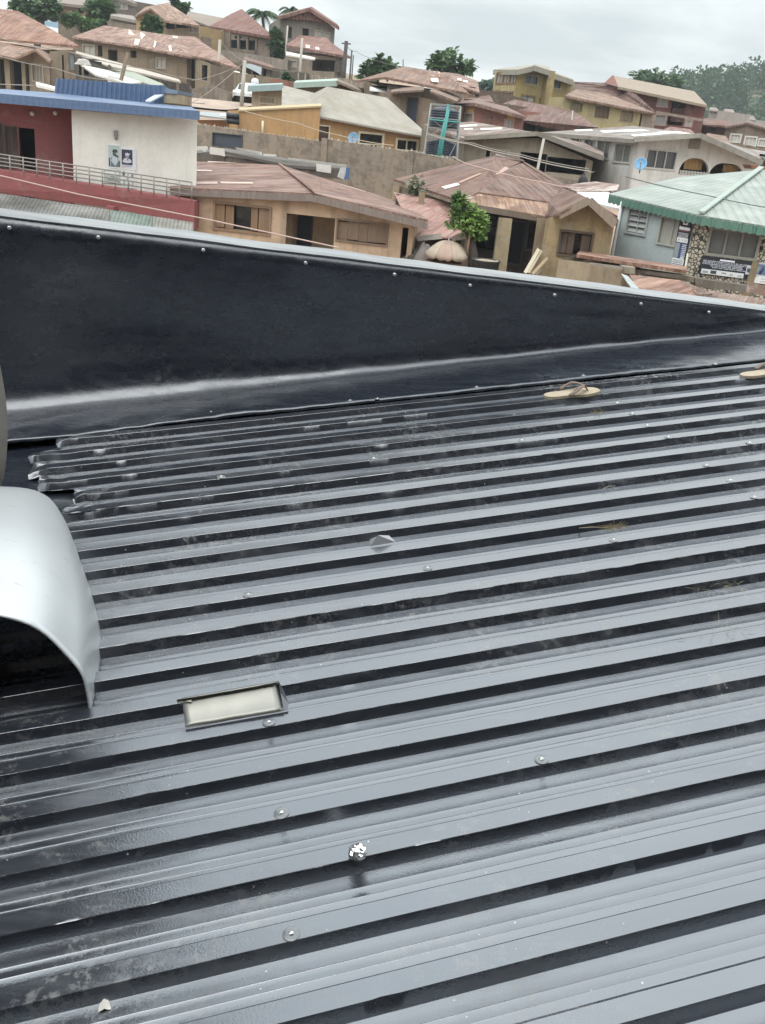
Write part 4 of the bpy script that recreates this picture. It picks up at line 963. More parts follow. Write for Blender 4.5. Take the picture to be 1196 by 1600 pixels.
def tree(name, label, base, clumps, n, size, mat, trunk_r, seed, limbs=True, group=None, cat='tree'):
    base = V(base); root = empty(name, base, label, cat, group)
    crown(clumps, n, size, seed).build('crown', mat, root)
    cs = [V(c) for c,_ in clumps]; mid = sum(cs,V((0,0,0)))/len(cs); fork = base.lerp(mid,.55)
    m = MB(); m.tube([base-V((0,0,.4)), base.lerp(fork,.5)+V((.05,0,0))*trunk_r*5, fork],[trunk_r*1.3,trunk_r,trunk_r*.8],8)
    if limbs:
        for c in cs: m.tube([fork-V((0,0,.05)), fork.lerp(c,.5)+V((0,0,.08)), c],[trunk_r*.6,trunk_r*.4,trunk_r*.15],6,0,False)
    m.build('trunk', bark(), root); return root
M_LG = leafm('86a840','35601f'); 
b = Q(7,560,740,30.9)
cl = []
for x,y,dy,r in ((485,345,0,.42),(480,400,.2,.5),(460,470,-.1,.5),(520,440,.1,.62),(560,410,0,.5),(590,455,.1,.5),(540,500,-.2,.6),(590,510,0,.48),(610,480,.3,.4),(560,470,.5,.6),(605,545,0,.3),(470,330,.1,.25)):
    q = Q(7,x,y,31.0+dy); cl.append((q, r*.68))
tree('street_tree','small bright green leafy tree beside the faded market umbrella',b,cl,190,.14,M_LG,.15,3)
m_ = MB(); a,b_ = Q(7,520,690,30.8),Q(7,545,505,30.8); tag(m_.tube([a,b_],.035,6).build('stick',wood('9d7a58'),None,a),'thin bare stick leaning against the street tree trunk','stick')
gh = crown([(Q(7,215,275,37.3),.4),(Q(7,225,240,37.3),.3),(Q(7,240,300,37.3),.3)],60,.2,9); c_=Q(7,222,300,37.3); tag(gh.build('shrub',leafm('8a8f70','5d6a4c'),None,c_),'dusty grey-green sapling growing against the rusty eave','shrub')
# ---------------------------------------------------------------- pale blue house with green hip roof (right edge)
M_PB = plaster('a9b6b6', .18); M_GR = ribbed('76827a', .32, .7, .65)
t = NT('crazy_stone'); uv_ = t.uv(); vo = t.n('TexVoronoi', {'feature':'DISTANCE_TO_EDGE'}, Vector=t.map(uv_,(1,1,1)), Scale=8.5, Randomness=1.); ns_ = t.noise(uv_,6,3)
vc = t.n('TexVoronoi', {}, 1, Vector=uv_, Scale=8.5)
sepc = t.n('SeparateColor', i0=vc)
stone = t.mix(t.rampf(ns_,.4,.65,0,.4), t.mix(t.rampf(sepc,.84,.88), lin('bdb3a0'), lin('3a3733')), lin('9a8a70'))
t.bs(Base_Color=t.mix(t.rampf(vo,.07,.14), lin('3f3b36'), stone), Roughness=.8); M_STONE = t.m
M_GRY = flat('8f8d86',.6); M_PANE = flat('6d6f6c',.35,0.,.5)
R_G, PG = house('pale_blue_house','pale blue house with a green ribbed hip roof and shop signs, at the right edge','house',
  [((8,368,205,34.6),(8,788,300,31.6),M_PB,[(8,408,250,492,398,'slat',{'fm':flat('9aa3a0'),'pm':flat('9a9c98',.4),'nv':1}),(8,598,300,700,468,'shut',{'fm':flat('a8a89e'),'pm':flat('a9a79c',.5,0.,.35),'nv':1,'fw':.06})]),
   ((8,788,300,31.6),(8,1420,385,30.6),M_STONE,[(8,888,368,1132,536,'glass',{'fm':flat('8d8a80'),'pm':M_PANE,'nv':2,'fw':.09}),(8,1148,466,1172,488,'recess',{'pm':plaster('3a3632'),'d':.3})])], 8,
  [(M_GR,[[(8,282,160,35.2),(8,815,284,31.0),(8,1168,20,39.5)],[(8,815,284,31.0),(8,1480,392,29.9),(8,1480,20,40),(8,1168,20,39.5)],[(8,282,160,35.2),(8,1168,20,39.5),(8,700,60,44)]],.06)])
m = MB(); A,B,C_ = Q(8,282,164,35.2),Q(8,815,288,31.0),Q(8,1480,396,29.9)
for a,b in ((A,B),(B,C_)):
    L=(b-a).length; k=int(L/.12); d=(b-a)/k; nrm=d.cross(V((0,0,1))).normalized()
    r0_=[];r1_=[]
    for i in range(k+1):
        o=nrm*(.02 if i%2 else -.01); r0_.append(a+d*i+o); r1_.append(a+d*i+o-V((0,0,.30 if i%2 else .25)))
    m.grid([r1_,r0_],0,False)
ob=m.build('fascia',ribbed('3f6f60',.12,.5,.3),R_G); ob.modifiers.new('t','SOLIDIFY').thickness=.02
slab(R_G,[V(Q(8,805,280,31.05))+V((0,0,.05)),V(Q(8,835,286,30.95))+V((0,0,.05)),V(Q(8,1185,24,39.4))+V((0,0,.08)),V(Q(8,1155,20,39.5))+V((0,0,.08))],(0,0,.06),flat('8b9a90',.6,0.,.3),'hip_cap')
a,b=PG[0].st(8,366,205),PG[0].st(8,290,530); p0_=PG[0].at(.03,PG[0].a.z,.08); MB().tube([p0_,V((p0_.x-.05,p0_.y,p0_.z-3.2))],.06,8).build('downpipe',flat('c2c4c0',.5),R_G)
pw=Q(8,760,480,31.2); MB().tube([PG[1].at(.0,PG[1].a.z-1.1,.15),PG[1].at(.02,PG[1].a.z-2.2,.15),PG[1].at(-.02,PG[1].a.z-3.4,.18)],.035,7).build('water_pipe',flat('c9c2b0',.5),R_G)
slab(R_G,[(8,440,590,31.9),(8,735,625,30.9),(8,735,655,30.9),(8,440,615,31.9)],(0,-.9,0),plaster('7f7868',.8),'ledge')
slab(R_G,[(8,760,640,30.9),(8,1095,690,30.5),(8,1090,725,30.5),(8,765,690,30.9)],(0,-.5,0),plaster('6f6a62',.8),'ledge')
def sign(pn, i, x0,y0,x1,y1, lab, bgc, items, off=.06, name='shop_sign'):
    s0,z1 = pn.st(i,x0,y0); s1,z0 = pn.st(i,x1,y1); w,h=s1-s0,z1-z0; o = pn.at((s0+s1)/2,z0,off); root=empty(name,o,lab,'sign')
    MB().prism([pn.at(s0,z0,off),pn.at(s1,z0,off),pn.at(s1,z1,off),pn.at(s0,z1,off)],pn.n*-.04).build('board',flat(bgc,.45,0.,.1),root)
    byc={}
    for col,a,b,c,d,nm in items:
        m=byc.setdefault((col,nm),MB()); k=len(m.f)
        m.prism([pn.at(s0+w*a,z0+h*b,off+.012),pn.at(s0+w*c,z0+h*b,off+.012),pn.at(s0+w*c,z0+h*d,off+.012),pn.at(s0+w*a,z0+h*d,off+.012)],pn.n*-.010)
    for (col,nm),m in byc.items(): m.build(nm,flat(col,.5,0.,.1),root)
    return root
def words(y,h,x0,x1,col,seed,nm='lettering'):
    r=random.Random(seed); x=x0; out=[]
    while x<x1:
        w=r.uniform(.006,.016); 
        if r.random()<.14: x+=.012
        out.append((col,x,y+r.choice((0,0,h*.0)),min(x+w,x1),y+h*r.choice((1,.8,.8)),nm)); x+=w+.005
    return out
it=[('dfe3ea',.36,.83,.64,.92,'pill')]
for k,(x0,x1) in enumerate(((.05,.98),(.05,.86),(.03,.80),(.2,.82),(.24,.86))): it+=words(.74-.085*k,.058,x0,x1,'c4c9d4',40+k)
it+=[('d3d6d6',.05,.03,.86,.30,'picture_strip')]
it2=[('8f9aa0',.08,.10,.18,.2,'picture'),('3a3f48',.23,.09,.34,.26,'picture'),('8a7f7a',.44,.16,.53,.22,'picture'),('aeb2b4',.60,.1,.66,.2,'picture'),('b4b8b8',.75,.08,.83,.2,'picture')]
sg=sign(PG[1],8,826,520,1108,662,'long dark navy shop sign with white lettering and a strip of pictures, below the window','23262f',it+[(c,a,b,c2,d,n) for c,a,b,c2,d,n in []])
def over(root, pn, i, x0,y0,x1,y1, items, off):
    s0,z1 = pn.st(i,x0,y0); s1,z0 = pn.st(i,x1,y1); w,h=s1-s0,z1-z0
    for col,a,b,c,d,nm in items:
        MB().prism([pn.at(s0+w*a,z0+h*b,off),pn.at(s0+w*c,z0+h*b,off),pn.at(s0+w*c,z0+h*d,off),pn.at(s0+w*a,z0+h*d,off)],pn.n*-.006).build(nm,flat(col,.5,0.,.1),root)
over(sg,PG[1],8,826,520,1108,662,it2,.082)
over(sg,PG[1],8,826,520,1108,662,[('b8c0c8',.88,.28,.99,.78,'picture'),('3d4a66',.90,.4,.96,.62,'picture')],.080)
it=[('f0f0ee',.32,.88,.7,.985,'badge'),('1f2228',.42,.905,.6,.96,'badge_mark')]
r=random.Random(5); x=.10
for w,hh in ((.07,.10),(.10,.085),(.10,.085),(.09,.085),(.05,.085),(.10,.085),(.12,.085),(.10,.075)): it.append(('e4e4e6',x,.775,x+w,.775+hh*.72,'lettering')); x+=w+.018
it+=[('7b4656',.1,.745,.9,.765,'red_line')]
for k in range(4): it+=words(.70-.026*k,.016,.12,.9,'c2c6d0',60+k)
it+=[('d8dada',.08,.52,.95,.615,'picture_strip'),('4a4f58',.2,.545,.3,.59,'picture'),('7d8288',.5,.555,.56,.585,'picture'),('9aa6b0',.7,.54,.86,.59,'picture'),
     ('8f9898',.04,.2,.42,.5,'photo'),('3a4a86',.42,.2,.62,.5,'blue_panel')]
for k in range(7): it+=words(.47-.037*k,.024,.55,.96,'cfd4e2',80+k)
it+=[('e2e2e0',.03,.02,.97,.19,'footer'),('c4ccd4',.62,.17,.92,.24,'picture')]
for k in range(3): it+=[]
sb=sign(PG[0],8,712,302,726,598,'tall dark banner crowded with white lettering on the pale blue wall corner','23252e',it,.09,'banner')
over(sb,PG[0],8,712,302,726,598,[q for k in range(3) for q in words(.14-.04*k,.02,.1,.9,'8a93a2',95+k)],.108)
it=[('5f7396',.06,.42,.42,.92,'photo'),('2f3c66',.42,.38,.98,.98,'blue_panel'),('d6d8d6',.0,.0,.98,.34,'footer'),('c7a9a2',.02,.3,.2,.42,'patch'),('90a4c4',.14,.5,.34,.8,'picture'),('26345a',.2,.44,.28,.62,'picture')]+words(.2,.07,.3,.9,'3f5590',99)+words(.07,.06,.3,.9,'b07a72',98)
sign(PG[1],8,1132,556,1300,700,'blue and white shop sign cut off by the right edge of the picture','b9c2cc',it,.06)
# concrete post between the signs
sp=PG[1]; s,z=sp.st(8,1112,550); MB().prism([sp.at(s-.02,z-1.1,.10),sp.at(s+.22,z-1.1,.10),sp.at(s+.26,z,.10),sp.at(s+.06,z,.10)],sp.n*-.1).build('pillar',plaster('8b7a5c'),R_G)
# ---------------------------------------------------------------- low roofs before the blue house
M_RF3 = rust('7d4a38','8f6450','c09a84',.6,.22)
R_1,_ = house('low_shop','low tan shop wall with a thin rusty roof edge below the pale blue house','shop',
  [((8,-10,540,29.6),(8,370,590,28.7),plaster('97876e',.6))],2.2,[(M_RF3,[[(8,95,512,29.4),(8,740,608,28.0),(8,735,585,30.6),(8,110,492,31.3)]],.10)])
slab(R_1,[(8,170,560,28.9),(8,360,585,28.5),(8,360,605,28.5),(8,170,572,28.9)],(0,-.06,0),wood('8d8578',.4),'fascia_board')
slab(R_1,[(8,360,582,28.5),(8,438,592,28.3),(8,436,632,28.3),(8,372,622,28.5)],(0,.8,0),plaster('8f8878',.7),'beam_end')
slab(R_1,[(8,430,598,28.9),(8,730,640,27.9),(8,735,660,27.9),(8,430,622,28.9)],(0,.5,0),plaster('6a645c',.8),'beam')
tin('tin_sheet','bluish corrugated sheet tilted beside the tan shop wall',[(8,355,625,27.9),(8,395,640,27.8),(8,470,725,26.2),(8,425,725,26.2)],ribbed('8f9a98',.12,.5,.3),.03)
R_2 = empty('rusty_lean_to', Q(8,600,690,27)-V((0,0,2)), 'lean-to roof of rusty orange-brown sheets below the banner', 'shelter')
roof(R_2,M_RF3,[[(8,405,632,28.2),(8,700,665,27.4),(8,800,735,26.0),(8,795,775,25.4),(8,450,735,26.0)]],.05)
roof(R_2,rust('6f5548','7a6050','8f7a68',.3,.2),[[(8,700,662,27.6),(8,770,690,27.2),(8,888,742,25.8),(8,800,748,25.7)]],.05,'side_sheet')
for q in ((8,460,745,26.2),(8,780,785,25.7)): post(R_2,q,.1,wood('5f5144'))
R_3 = empty('rusty_lean_to', Q(8,1000,740,27)-V((0,0,2)), 'lean-to roof of brown patched sheets below the navy shop sign', 'shelter')
roof(R_3,rust('6d4a40','7d6055','a8988a',.5,.2),[[(8,860,725,27.2),(8,1400,800,26.0),(8,1400,870,24.6),(8,850,775,25.6)]],.05)
for q in ((8,900,790,25.8),(8,1190,830,25.2)): post(R_3,q,.1,wood('5f5144'))
slab(R_3,[(8,1090,680,28.6),(8,1400,730,28.0),(8,1400,800,27.8),(8,1085,735,28.4)],(0,.1,0),plaster('6f5248',.8),'wall')
tin('tin_sheet','white sheet roof glimpsed between the yellow wing and the pale blue house',[(8,95,150,40),(8,280,150,39.6),(8,355,200,37.5),(8,350,248,36.5),(8,215,215,37.2)],flat('d4d4d0',.5),.06)
tin('tin_sheet','patchy brown and white roof sheets above the yellow wing gable',[(8,0,110,42),(8,200,88,42.5),(8,345,105,41.5),(8,330,140,40),(8,100,148,40.4)],rust('7c5148','a58a80','d8d0c8',.8,.2),.06)
# ---------------------------------------------------------------- grey-beige house (H)
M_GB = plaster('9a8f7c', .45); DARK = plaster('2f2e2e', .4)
R_H,PH = house('grey_beige_house','long grey-beige house with open garage bays and a brown patched roof','house',
  [((3,225,500,58),(3,478,582,50.3),plaster('8a7d6c',.7),[(3,428,608,466,716,'shut',{'fm':wood('8a8070'),'pm':wood('7a6e60')})]),
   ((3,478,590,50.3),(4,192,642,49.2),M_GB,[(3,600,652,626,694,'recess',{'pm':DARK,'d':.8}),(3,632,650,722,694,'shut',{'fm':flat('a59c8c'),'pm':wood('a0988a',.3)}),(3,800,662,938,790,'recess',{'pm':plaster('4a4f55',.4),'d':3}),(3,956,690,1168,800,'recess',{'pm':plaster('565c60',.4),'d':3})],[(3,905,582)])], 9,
  [(rust('6b5148','7c6358','b5aaa0',.6,.25),[[(3,470,585,49.6),(3,905,552,49.3),(3,520,486,60),(3,215,500,58.5)],[(3,905,552,49.3),(4,255,622,48.4),(4,250,560,60),(3,520,486,60)]],.14)])
beamp(R_H,(3,470,582,49.5),(3,905,556,49.2),.08,plaster('8f897c'),'bargeboard',.2); beamp(R_H,(3,905,558,49.2),(4,255,626,48.3),.08,plaster('7d786e'),'bargeboard',.22)
for q in ([(3,420,512,54),(3,545,505,54.5),(3,545,515,53.5),(3,420,520,53.2)],[(3,565,528,52.8),(3,690,525,52.4),(3,690,534,51.9),(3,565,536,52)],[(3,470,530,53),(3,520,528,53),(3,520,534,52.4),(3,470,536,52.4)]):
    patch(R_H,q,flat('d9d6d0'))
fw_,PFW = house('stone_fence','rough low grey wall in front of the garage bays','wall',[((3,935,798,47.5),(3,1200,842,46.8),M_SAND)],.3)
heap('goods_bag','dark object standing on the low grey wall at its right end','bundle',3,1165,830,46.6,.25,.5,flat('26262a'),1.)
# ---------------------------------------------------------------- white house (I)
M_WH = plaster('d2d0ca', .25); M_WF = flat('b8b6ae')
WN = {'fm':M_WF,'pm':flat('75766f',.5,0.,.5),'nv':1,'fw':.1}
R_I,PI_ = house('white_house','white gabled house with arched verandas, white patched roof and a blue dish','house',
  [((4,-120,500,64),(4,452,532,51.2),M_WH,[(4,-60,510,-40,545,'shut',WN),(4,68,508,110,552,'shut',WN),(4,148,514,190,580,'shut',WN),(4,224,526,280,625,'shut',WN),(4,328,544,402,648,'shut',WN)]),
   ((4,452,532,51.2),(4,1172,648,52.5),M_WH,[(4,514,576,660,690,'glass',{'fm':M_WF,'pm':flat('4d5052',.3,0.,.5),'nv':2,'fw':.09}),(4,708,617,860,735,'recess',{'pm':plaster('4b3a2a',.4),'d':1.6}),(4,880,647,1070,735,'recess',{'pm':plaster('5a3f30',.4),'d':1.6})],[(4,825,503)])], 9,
  [(rust('776c65','887d76','c9c6c2',.45,.6),[[(4,428,520,50.4),(4,822,486,50.8),(4,430,436,66),(4,-140,475,66)],[(4,822,486,50.8),(4,1180,648,51.8),(4,1150,590,64),(4,430,436,66)]],.12)])
beamp(R_I,(4,430,518,50.35),(4,822,492,50.7),.08,plaster('9a968c'),'bargeboard',.22); beamp(R_I,(4,822,496,50.7),(4,1180,652,51.7),.08,plaster('8a857c'),'bargeboard',.26)
beamp(R_I,(4,-140,482,65.5),(4,428,526,50.4),.08,plaster('8a857c'),'fascia_board',.2)
for q in ([(4,140,452,58),(4,270,445,59),(4,280,450,58),(4,150,460,57)],[(4,230,468,55.5),(4,470,458,57),(4,520,468,55),(4,250,478,54.5)],[(4,410,492,53),(4,600,476,54.5),(4,640,484,53.3),(4,430,500,52.3)],[(4,80,462,58.5),(4,180,458,58.5),(4,190,466,57.5),(4,90,470,57.3)],[(4,560,470,56),(4,700,474,55),(4,760,484,53),(4,620,482,54)]):
    patch(R_I,q,flat('e2e2df',.5))
pn=PI_[1]
def arch(x0,y0,x1,mat):
    s0,z0=pn.st(4,x0,y0); s1,_=pn.st(4,x1,y0+(x1-x0)*.12)
for (x0,y0,x1,y1) in ((708,617,860,735),(880,647,1070,735)):
    s0,z1=pn.st(4,x0,y0); s1,_=pn.st(4,x1,y1)
    for s,sg_ in ((s0,1),(s1,-1)):
        pts=[pn.at(s,z1,.004)]+[pn.at(s+sg_*.7*(1-math.sin(k/6*math.pi/2)), z1-.7*(1-math.cos(k/6*math.pi/2)),.004) for k in range(6,-1,-1)]
        MB().prism(pts,pn.n*-.2).build('arch_spandrel',M_WH,R_I)
def cloth(x0,y0,x1,y1,col,root=R_I,pn=pn,i=4):
    s0,z1=pn.st(i,x0,y0); s1,z0=pn.st(i,x1,y1); rows=[]
    for k in range(6): rows.append([pn.at(s0+(s1-s0)*j/16,z0+(z1-z0)*k/5,-.45+.06*math.sin(j*1.9)) for j in range(17)])
    ob=MB().grid(rows).build('curtain',flat(col,.8,0.,.3),root)
cloth(752,620,850,700,'b08a4a'); cloth(978,662,1068,715,'a8813f')
s0,z1=pn.st(4,704,694); s1,z0=pn.st(4,852,745); m=MB(); k=0
nb=9
for j in range(nb+1):
    a=s0+(s1-s0)*j/nb; m.box(pn.at(a,(z0+z1)/2,-.05),(pn.u*.025,pn.n*.03,V((0,0,(z1-z0)/2))))
for j in range(nb):
    a0_,a1_=s0+(s1-s0)*j/nb,s0+(s1-s0)*(j+1)/nb
    for q in range(3):
        za,zb_=z0+(z1-z0)*q/3,z0+(z1-z0)*(q+1)/3; m.beam(pn.at(a0_,za,-.05),pn.at(a1_,zb_,-.05),.035); m.beam(pn.at(a0_,zb_,-.05),pn.at(a1_,za,-.05),.035)
m.build('lattice_rail',M_WF,R_I)
s0,z1=pn.st(4,786,516); MB().abox(pn.at(s0,z1,.02)-V((.3,.05,.45)),pn.at(s0,z1,.02)+V((.3,.03,0))).build('vent_block',plaster('a09a8c'),R_I)
s0,z0=PI_[0].st(4,180,682); 
MB().prism([PI_[0].at(PI_[0].w-8.5,PI_[0].b.z-4.0,.15),PI_[0].at(PI_[0].w,PI_[0].b.z-4.0,.15),PI_[0].at(PI_[0].w,PI_[0].b.z-3.75,.15),PI_[0].at(PI_[0].w-8.5,PI_[0].b.z-3.75,.15)],PI_[0].n*-.3).build('string_course',plaster('a5a196',.6),R_I)
dish(4,470,656,32,50.2,'large blue satellite dish on the corner of the white gabled house','5f9cc4')
tank_r=None
# ---------------------------------------------------------------- yellow three storey block (J) with its wing
M_YE = plaster('9f8b50', .55); M_YE2 = plaster('aa9c6c', .4); YW = {'fm':flat('8d8566'),'pm':flat('4c5660',.4,0.,.4),'nv':1,'fw':.12}; YP={'fm':wood('7d6040'),'pm':flat('9a9a94',.5,0.,.5),'nv':1,'fw':.12}
R_J,PJ = house('yellow_block','yellow three-storey block with slanting concrete roof slabs, right of centre','building',
  [((3,650,190,87),(3,782,188,83.5),M_YE2,[(3,664,206,688,260,'shut',YP),(3,704,204,728,258,'shut',YP),(3,744,198,768,258,'shut',YP),(3,646,312,668,372,'shut',YP),(3,680,316,706,366,'shut',YP),(3,722,318,748,362,'shut',YP)]),
   ((3,782,188,83.5),(3,966,190,85),M_YE,[(3,830,215,892,270,'glass',YW),(3,808,333,876,372,'shut',YP),(3,912,345,945,386,'recess',{'pm':DARK,'d':.4})],[(3,885,168)]),
   ((3,966,196,85),(3,1075,238,86.5),M_YE,[(3,968,244,1028,293,'glass',YW),(3,985,362,1010,402,'shut',YP)])], 8,
  [(flat('8d8878',.8,0.,.5),[[(3,640,182,87.5),(3,782,182,82.9),(3,888,158,82.9),(3,888,152,92),(3,700,172,95)],[(3,876,156,82.7),(3,970,186,84.2),(3,968,164,93),(3,880,150,92)],[(3,966,194,84.3),(3,1110,244,86),(3,1108,236,95),(3,966,186,93)]],.4)])
pj=PJ[1]; MB().box(pj.at(pj.w-.1,pj.b.z-3.6,.25),(pj.u*.35,pj.n*.3,V((0,0,3.6)))).build('pilaster',M_YE,R_J)
BW = {'fm':wood('7d6a50'),'pm':wood('7f786a',.3),'nv':1,'fw':.12}
R_J2,PJ2 = house('yellow_wing','low yellow house with rusty roof running down from the yellow block','house',
  [((4,15,268,77),(4,486,352,79.5),M_YE2,[(4,66,300,120,352,'boards',{'fm':wood('8a7a5c')}),(4,212,326,275,388,'boards',{'fm':wood('6d5a44')}),(4,360,350,416,412,'boards',{'fm':wood('8a7a5c')}),(4,470,364,486,470,'recess',{'pm':DARK,'d':.8})]),((4,486,352,79.5),(4,560,372,80.2),plaster('8d8070',.7))],2.2,
  [(rust('7c5a4a','937462','b89a84',.6,.3),[[(4,26,258,76.4),(4,560,362,79.4),(4,500,350,82),(4,272,246,84),(4,92,222,84)]],.15)])
# ---------------------------------------------------------------- maroon block (K)
M_MA = plaster('6f4440', .35); PW={'fm':flat('a08a80'),'pm':flat('a8aaa8',.5,0.,.4),'nv':1,'fw':.12}
R_K2,PK = house('maroon_block','dark maroon two-storey block under a long beige roof, at upper right','building',
  [((4,45,200,95),(4,338,212,88),M_MA),((4,338,212,88),(4,850,320,86),M_MA,[(4,576,272,620,322,'shut',PW),(4,655,292,722,372,'recess',{'pm':plaster('4a3836'),'d':1.5}),(4,762,312,776,330,'recess',{'pm':DARK,'d':.2}),(4,550,372,606,428,'glass',dict(PW,pm=flat('8a8d8c',.3,0.,.5))),(4,632,376,710,436,'recess',{'pm':DARK,'d':1.5}),(4,736,404,762,436,'shut',PW)])],8,
  [(flat('8c7c69',.8,0.,.5),[[(4,336,206,87.2),(4,856,314,85.2),(4,782,234,93),(4,308,142,94)]],.2),
   (rust('563a34','70504a','86655a',.2,.3),[[(4,40,214,92),(4,560,358,82),(4,440,250,86),(4,335,212,88.5),(4,262,184,92),(4,45,176,97)]],.15,'side_roof')])
slab(R_K2,[(4,258,186,90),(4,308,138,92),(4,340,210,87.2)],(0,.3,0),plaster('7d5048'),'gable')
beamp(R_K2,(4,560,356,84.6),(4,830,404,84.0),.3,plaster('8d7a70'),'balcony_slab',.2)
m=MB(); a,b=PK[1].st(4,655,350),PK[1].st(4,722,364); 
for k in range(9): m.box(PK[1].at(a[0]+(b[0]-a[0])*k/8,a[1]-.3,.02),(PK[1].u*.04,PK[1].n*.04,V((0,0,.5))))
m.box(PK[1].at((a[0]+b[0])/2,a[1]+.2,.02),(PK[1].u*((b[0]-a[0])/2),PK[1].n*.06,V((0,0,.06)))); m.build('railing',plaster('5a3a38'),R_K2)
R_K3,_=house('brown_shed','low brown shed roof in front of the maroon block','shed',[((4,590,470,72),(4,800,496,71),plaster('7a5f58'))],4,[(rust('7c5148','8d6a60','a58a80',.3,.3),[[(4,560,478,71.4),(4,805,502,70.6),(4,760,456,76),(4,640,440,77)]],.1)])
# ---------------------------------------------------------------- pink house with yellow stripes (L)
M_PK = plaster('8f5f55', .4); M_YS = flat('b58f3a',.8,0.,.3)
R_L1,PL = house('pink_house','dusty pink house with yellow window stripes behind the grey-beige house','house',
  [((3,415,378,70),(3,530,378,67),M_PK,[(3,476,442,514,492,'shut',PW)]),((3,530,378,67),(3,820,460,67.5),M_PK,[(3,592,458,632,506,'boards',{'fm':wood('8d6a5a')}),(3,714,480,745,526,'shut',PW)])],7,
  [(rust('7a5a50','886a60','a58f84',.3,.3),[[(3,405,382,70),(3,530,376,66.4),(3,832,456,66.8),(3,690,385,74),(3,560,345,77)]],.2)])
for pn_,q in ((PL[0],((486,376),(532,376),(524,440),(482,440))),(PL[1],((724,432),(768,446),(764,486),(718,478)))):
    pts=[pn_.at(*pn_.st(3,*p),.03) for p in q]; MB().prism(pts,pn_.n*-.03).build('yellow_stripe',M_YS,R_L1)
R_L2,_=house('brown_roof_house','long low house under a wide plain brown roof below the yellow block','house',
  [((3,815,485,71),(4,-20,540,69),plaster('4d4038',.5),[(3,830,490,885,540,'recess',{'pm':DARK,'d':1})])],7,
  [(rust('6b463c','76524a','8a6a60',.12,.3),[[(3,815,478,70.2),(4,220,445,67.5),(4,70,345,76),(3,762,356,78),(3,680,386,76)],[(3,815,478,70.2),(3,1020,520,69),(4,220,445,67.5)]],.15)])
# ---------------------------------------------------------------- big hip-roof house (M)
M_BR = plaster('84705c', .7)
R_M,PM = house('brown_hip_house','big brown house with wide rusty hip roof behind the beige ribbed roof','house',
  [((2,1010,470,72),(3,42,300,68),M_BR,[(2,1045,500,1140,540,'recess',{'pm':DARK,'d':1.0})]),((3,42,300,68),(3,268,355,66.5),M_BR,[(3,142,346,188,500,'door',{'pm':flat('1f2838'),'fm':wood('5a4a3c'),'fw':.06})]),((3,268,355,66.5),(3,425,392,66),M_BR,[(3,420,395,424,400,'recess',{'pm':DARK,'d':.2})])],9,
  [(rust('74503f','865f4c','ad8a70',.4,.3),[[(2,960,470,73),(3,10,225,70.5),(3,118,163,79),(2,1160,425,79)],[(3,10,225,70.5),(3,500,320,67),(3,395,232,72),(3,390,205,78),(3,118,163,79)]],.15),
   (rust('7a6050','8a7060','a08a78',.3,.3),[[(3,40,312,66.8),(3,236,298,66.2),(3,232,280,69),(3,46,292,69.5)],[(3,268,306,66.0),(3,428,366,65.2),(3,450,340,69),(3,290,285,69)]],.12,'porch_roof')])
for q,c in (([(3,270,194,74),(3,300,196,74),(3,304,220,72),(3,276,218,72)],'d2cdc4'),([(3,274,234,71),(3,316,236,70.6),(3,320,258,69.4),(3,280,254,69.8)],'d8d0c4'),([(3,316,195,74),(3,325,197,74),(3,332,225,72),(3,322,225,72)],'b59a84')):
    patch(R_M,q,flat(c))
slab(R_M,[(2,1040,505,70.8),(2,1145,520,70.5),(2,1145,535,69.6),(2,1040,525,69.8)],(0,0,-.08),flat('c9c9c4'),'awning')
MB().tube([Q(3,113,170,79),Q(3,113,122,79)],.04,5).build('aerial',flat('55504a',.6),R_M)
R_M2,_=house('rusty_roof_house','rusty patched roof house behind the big brown hip-roofed one','house',
  [((3,395,270,79),(3,560,310,77),plaster('6a5a4c',.8),[(3,470,280,505,310,'recess',{'pm':DARK,'d':.6})])],6,[(rust('7a5142','8c6552','c0a592',.7,.3),[[(3,345,236,80),(3,480,290,76.5),(3,560,318,76),(3,548,246,84),(3,430,206,88),(3,350,196,88)]],.15)])
for q in ([(3,430,234,80),(3,455,238,79.6),(3,456,250,79),(3,430,246,79.3)],[(3,462,244,79.4),(3,490,250,79),(3,492,260,78.5),(3,464,256,78.8)]): patch(R_M2,q,flat('cfc9c0'))
R_M3,_=house('low_brown_house','small low brown roof between the big hip-roofed house and the pink one','house',[((3,470,350,74),(3,640,372,72),plaster('6d5a4e'))],5,[(rust('6f5045','7d5c50','94786a',.3,.3),[[(3,440,378,72),(3,650,384,71),(3,620,330,78),(3,480,320,79)]],.12)])
# ---------------------------------------------------------------- far right (N)
M_GN = plaster('7d6f64', .5); NW={'fm':flat('c2c2bc'),'pm':flat('b5b5ae',.5,0.,.5),'nv':2,'fw':.12}
house('grey_brown_house','grey-brown block house with three white-framed windows at the far right','house',
  [((4,968,440,88),(4,1260,470,86),M_GN,[(4,1000,488,1045,528,'shut',NW),(4,1085,502,1136,548,'shut',NW),(4,1165,516,1190,550,'shut',NW)],[(4,1090,420)])],7,[(rust('6a564c','7a665c','8f7f74',.2,.3),[[(4,960,440,87.5),(4,1090,416,87),(4,1110,405,95),(4,985,425,95)],[(4,1090,416,87),(4,1270,470,85.5),(4,1270,455,95),(4,1110,405,95)]],.15)])
house('brown_house','brown house with dull red roof beside the grey-brown block house','house',
  [((4,815,425,92),(4,972,445,90),plaster('7d665a',.5),[(4,880,450,905,480,'boards',{'fm':wood('5f5044')})])],6,[(rust('6f463a','83574a','94705f',.2,.3),[[(4,800,428,91.5),(4,1010,436,89),(4,960,402,96),(4,830,390,98)]],.15)])
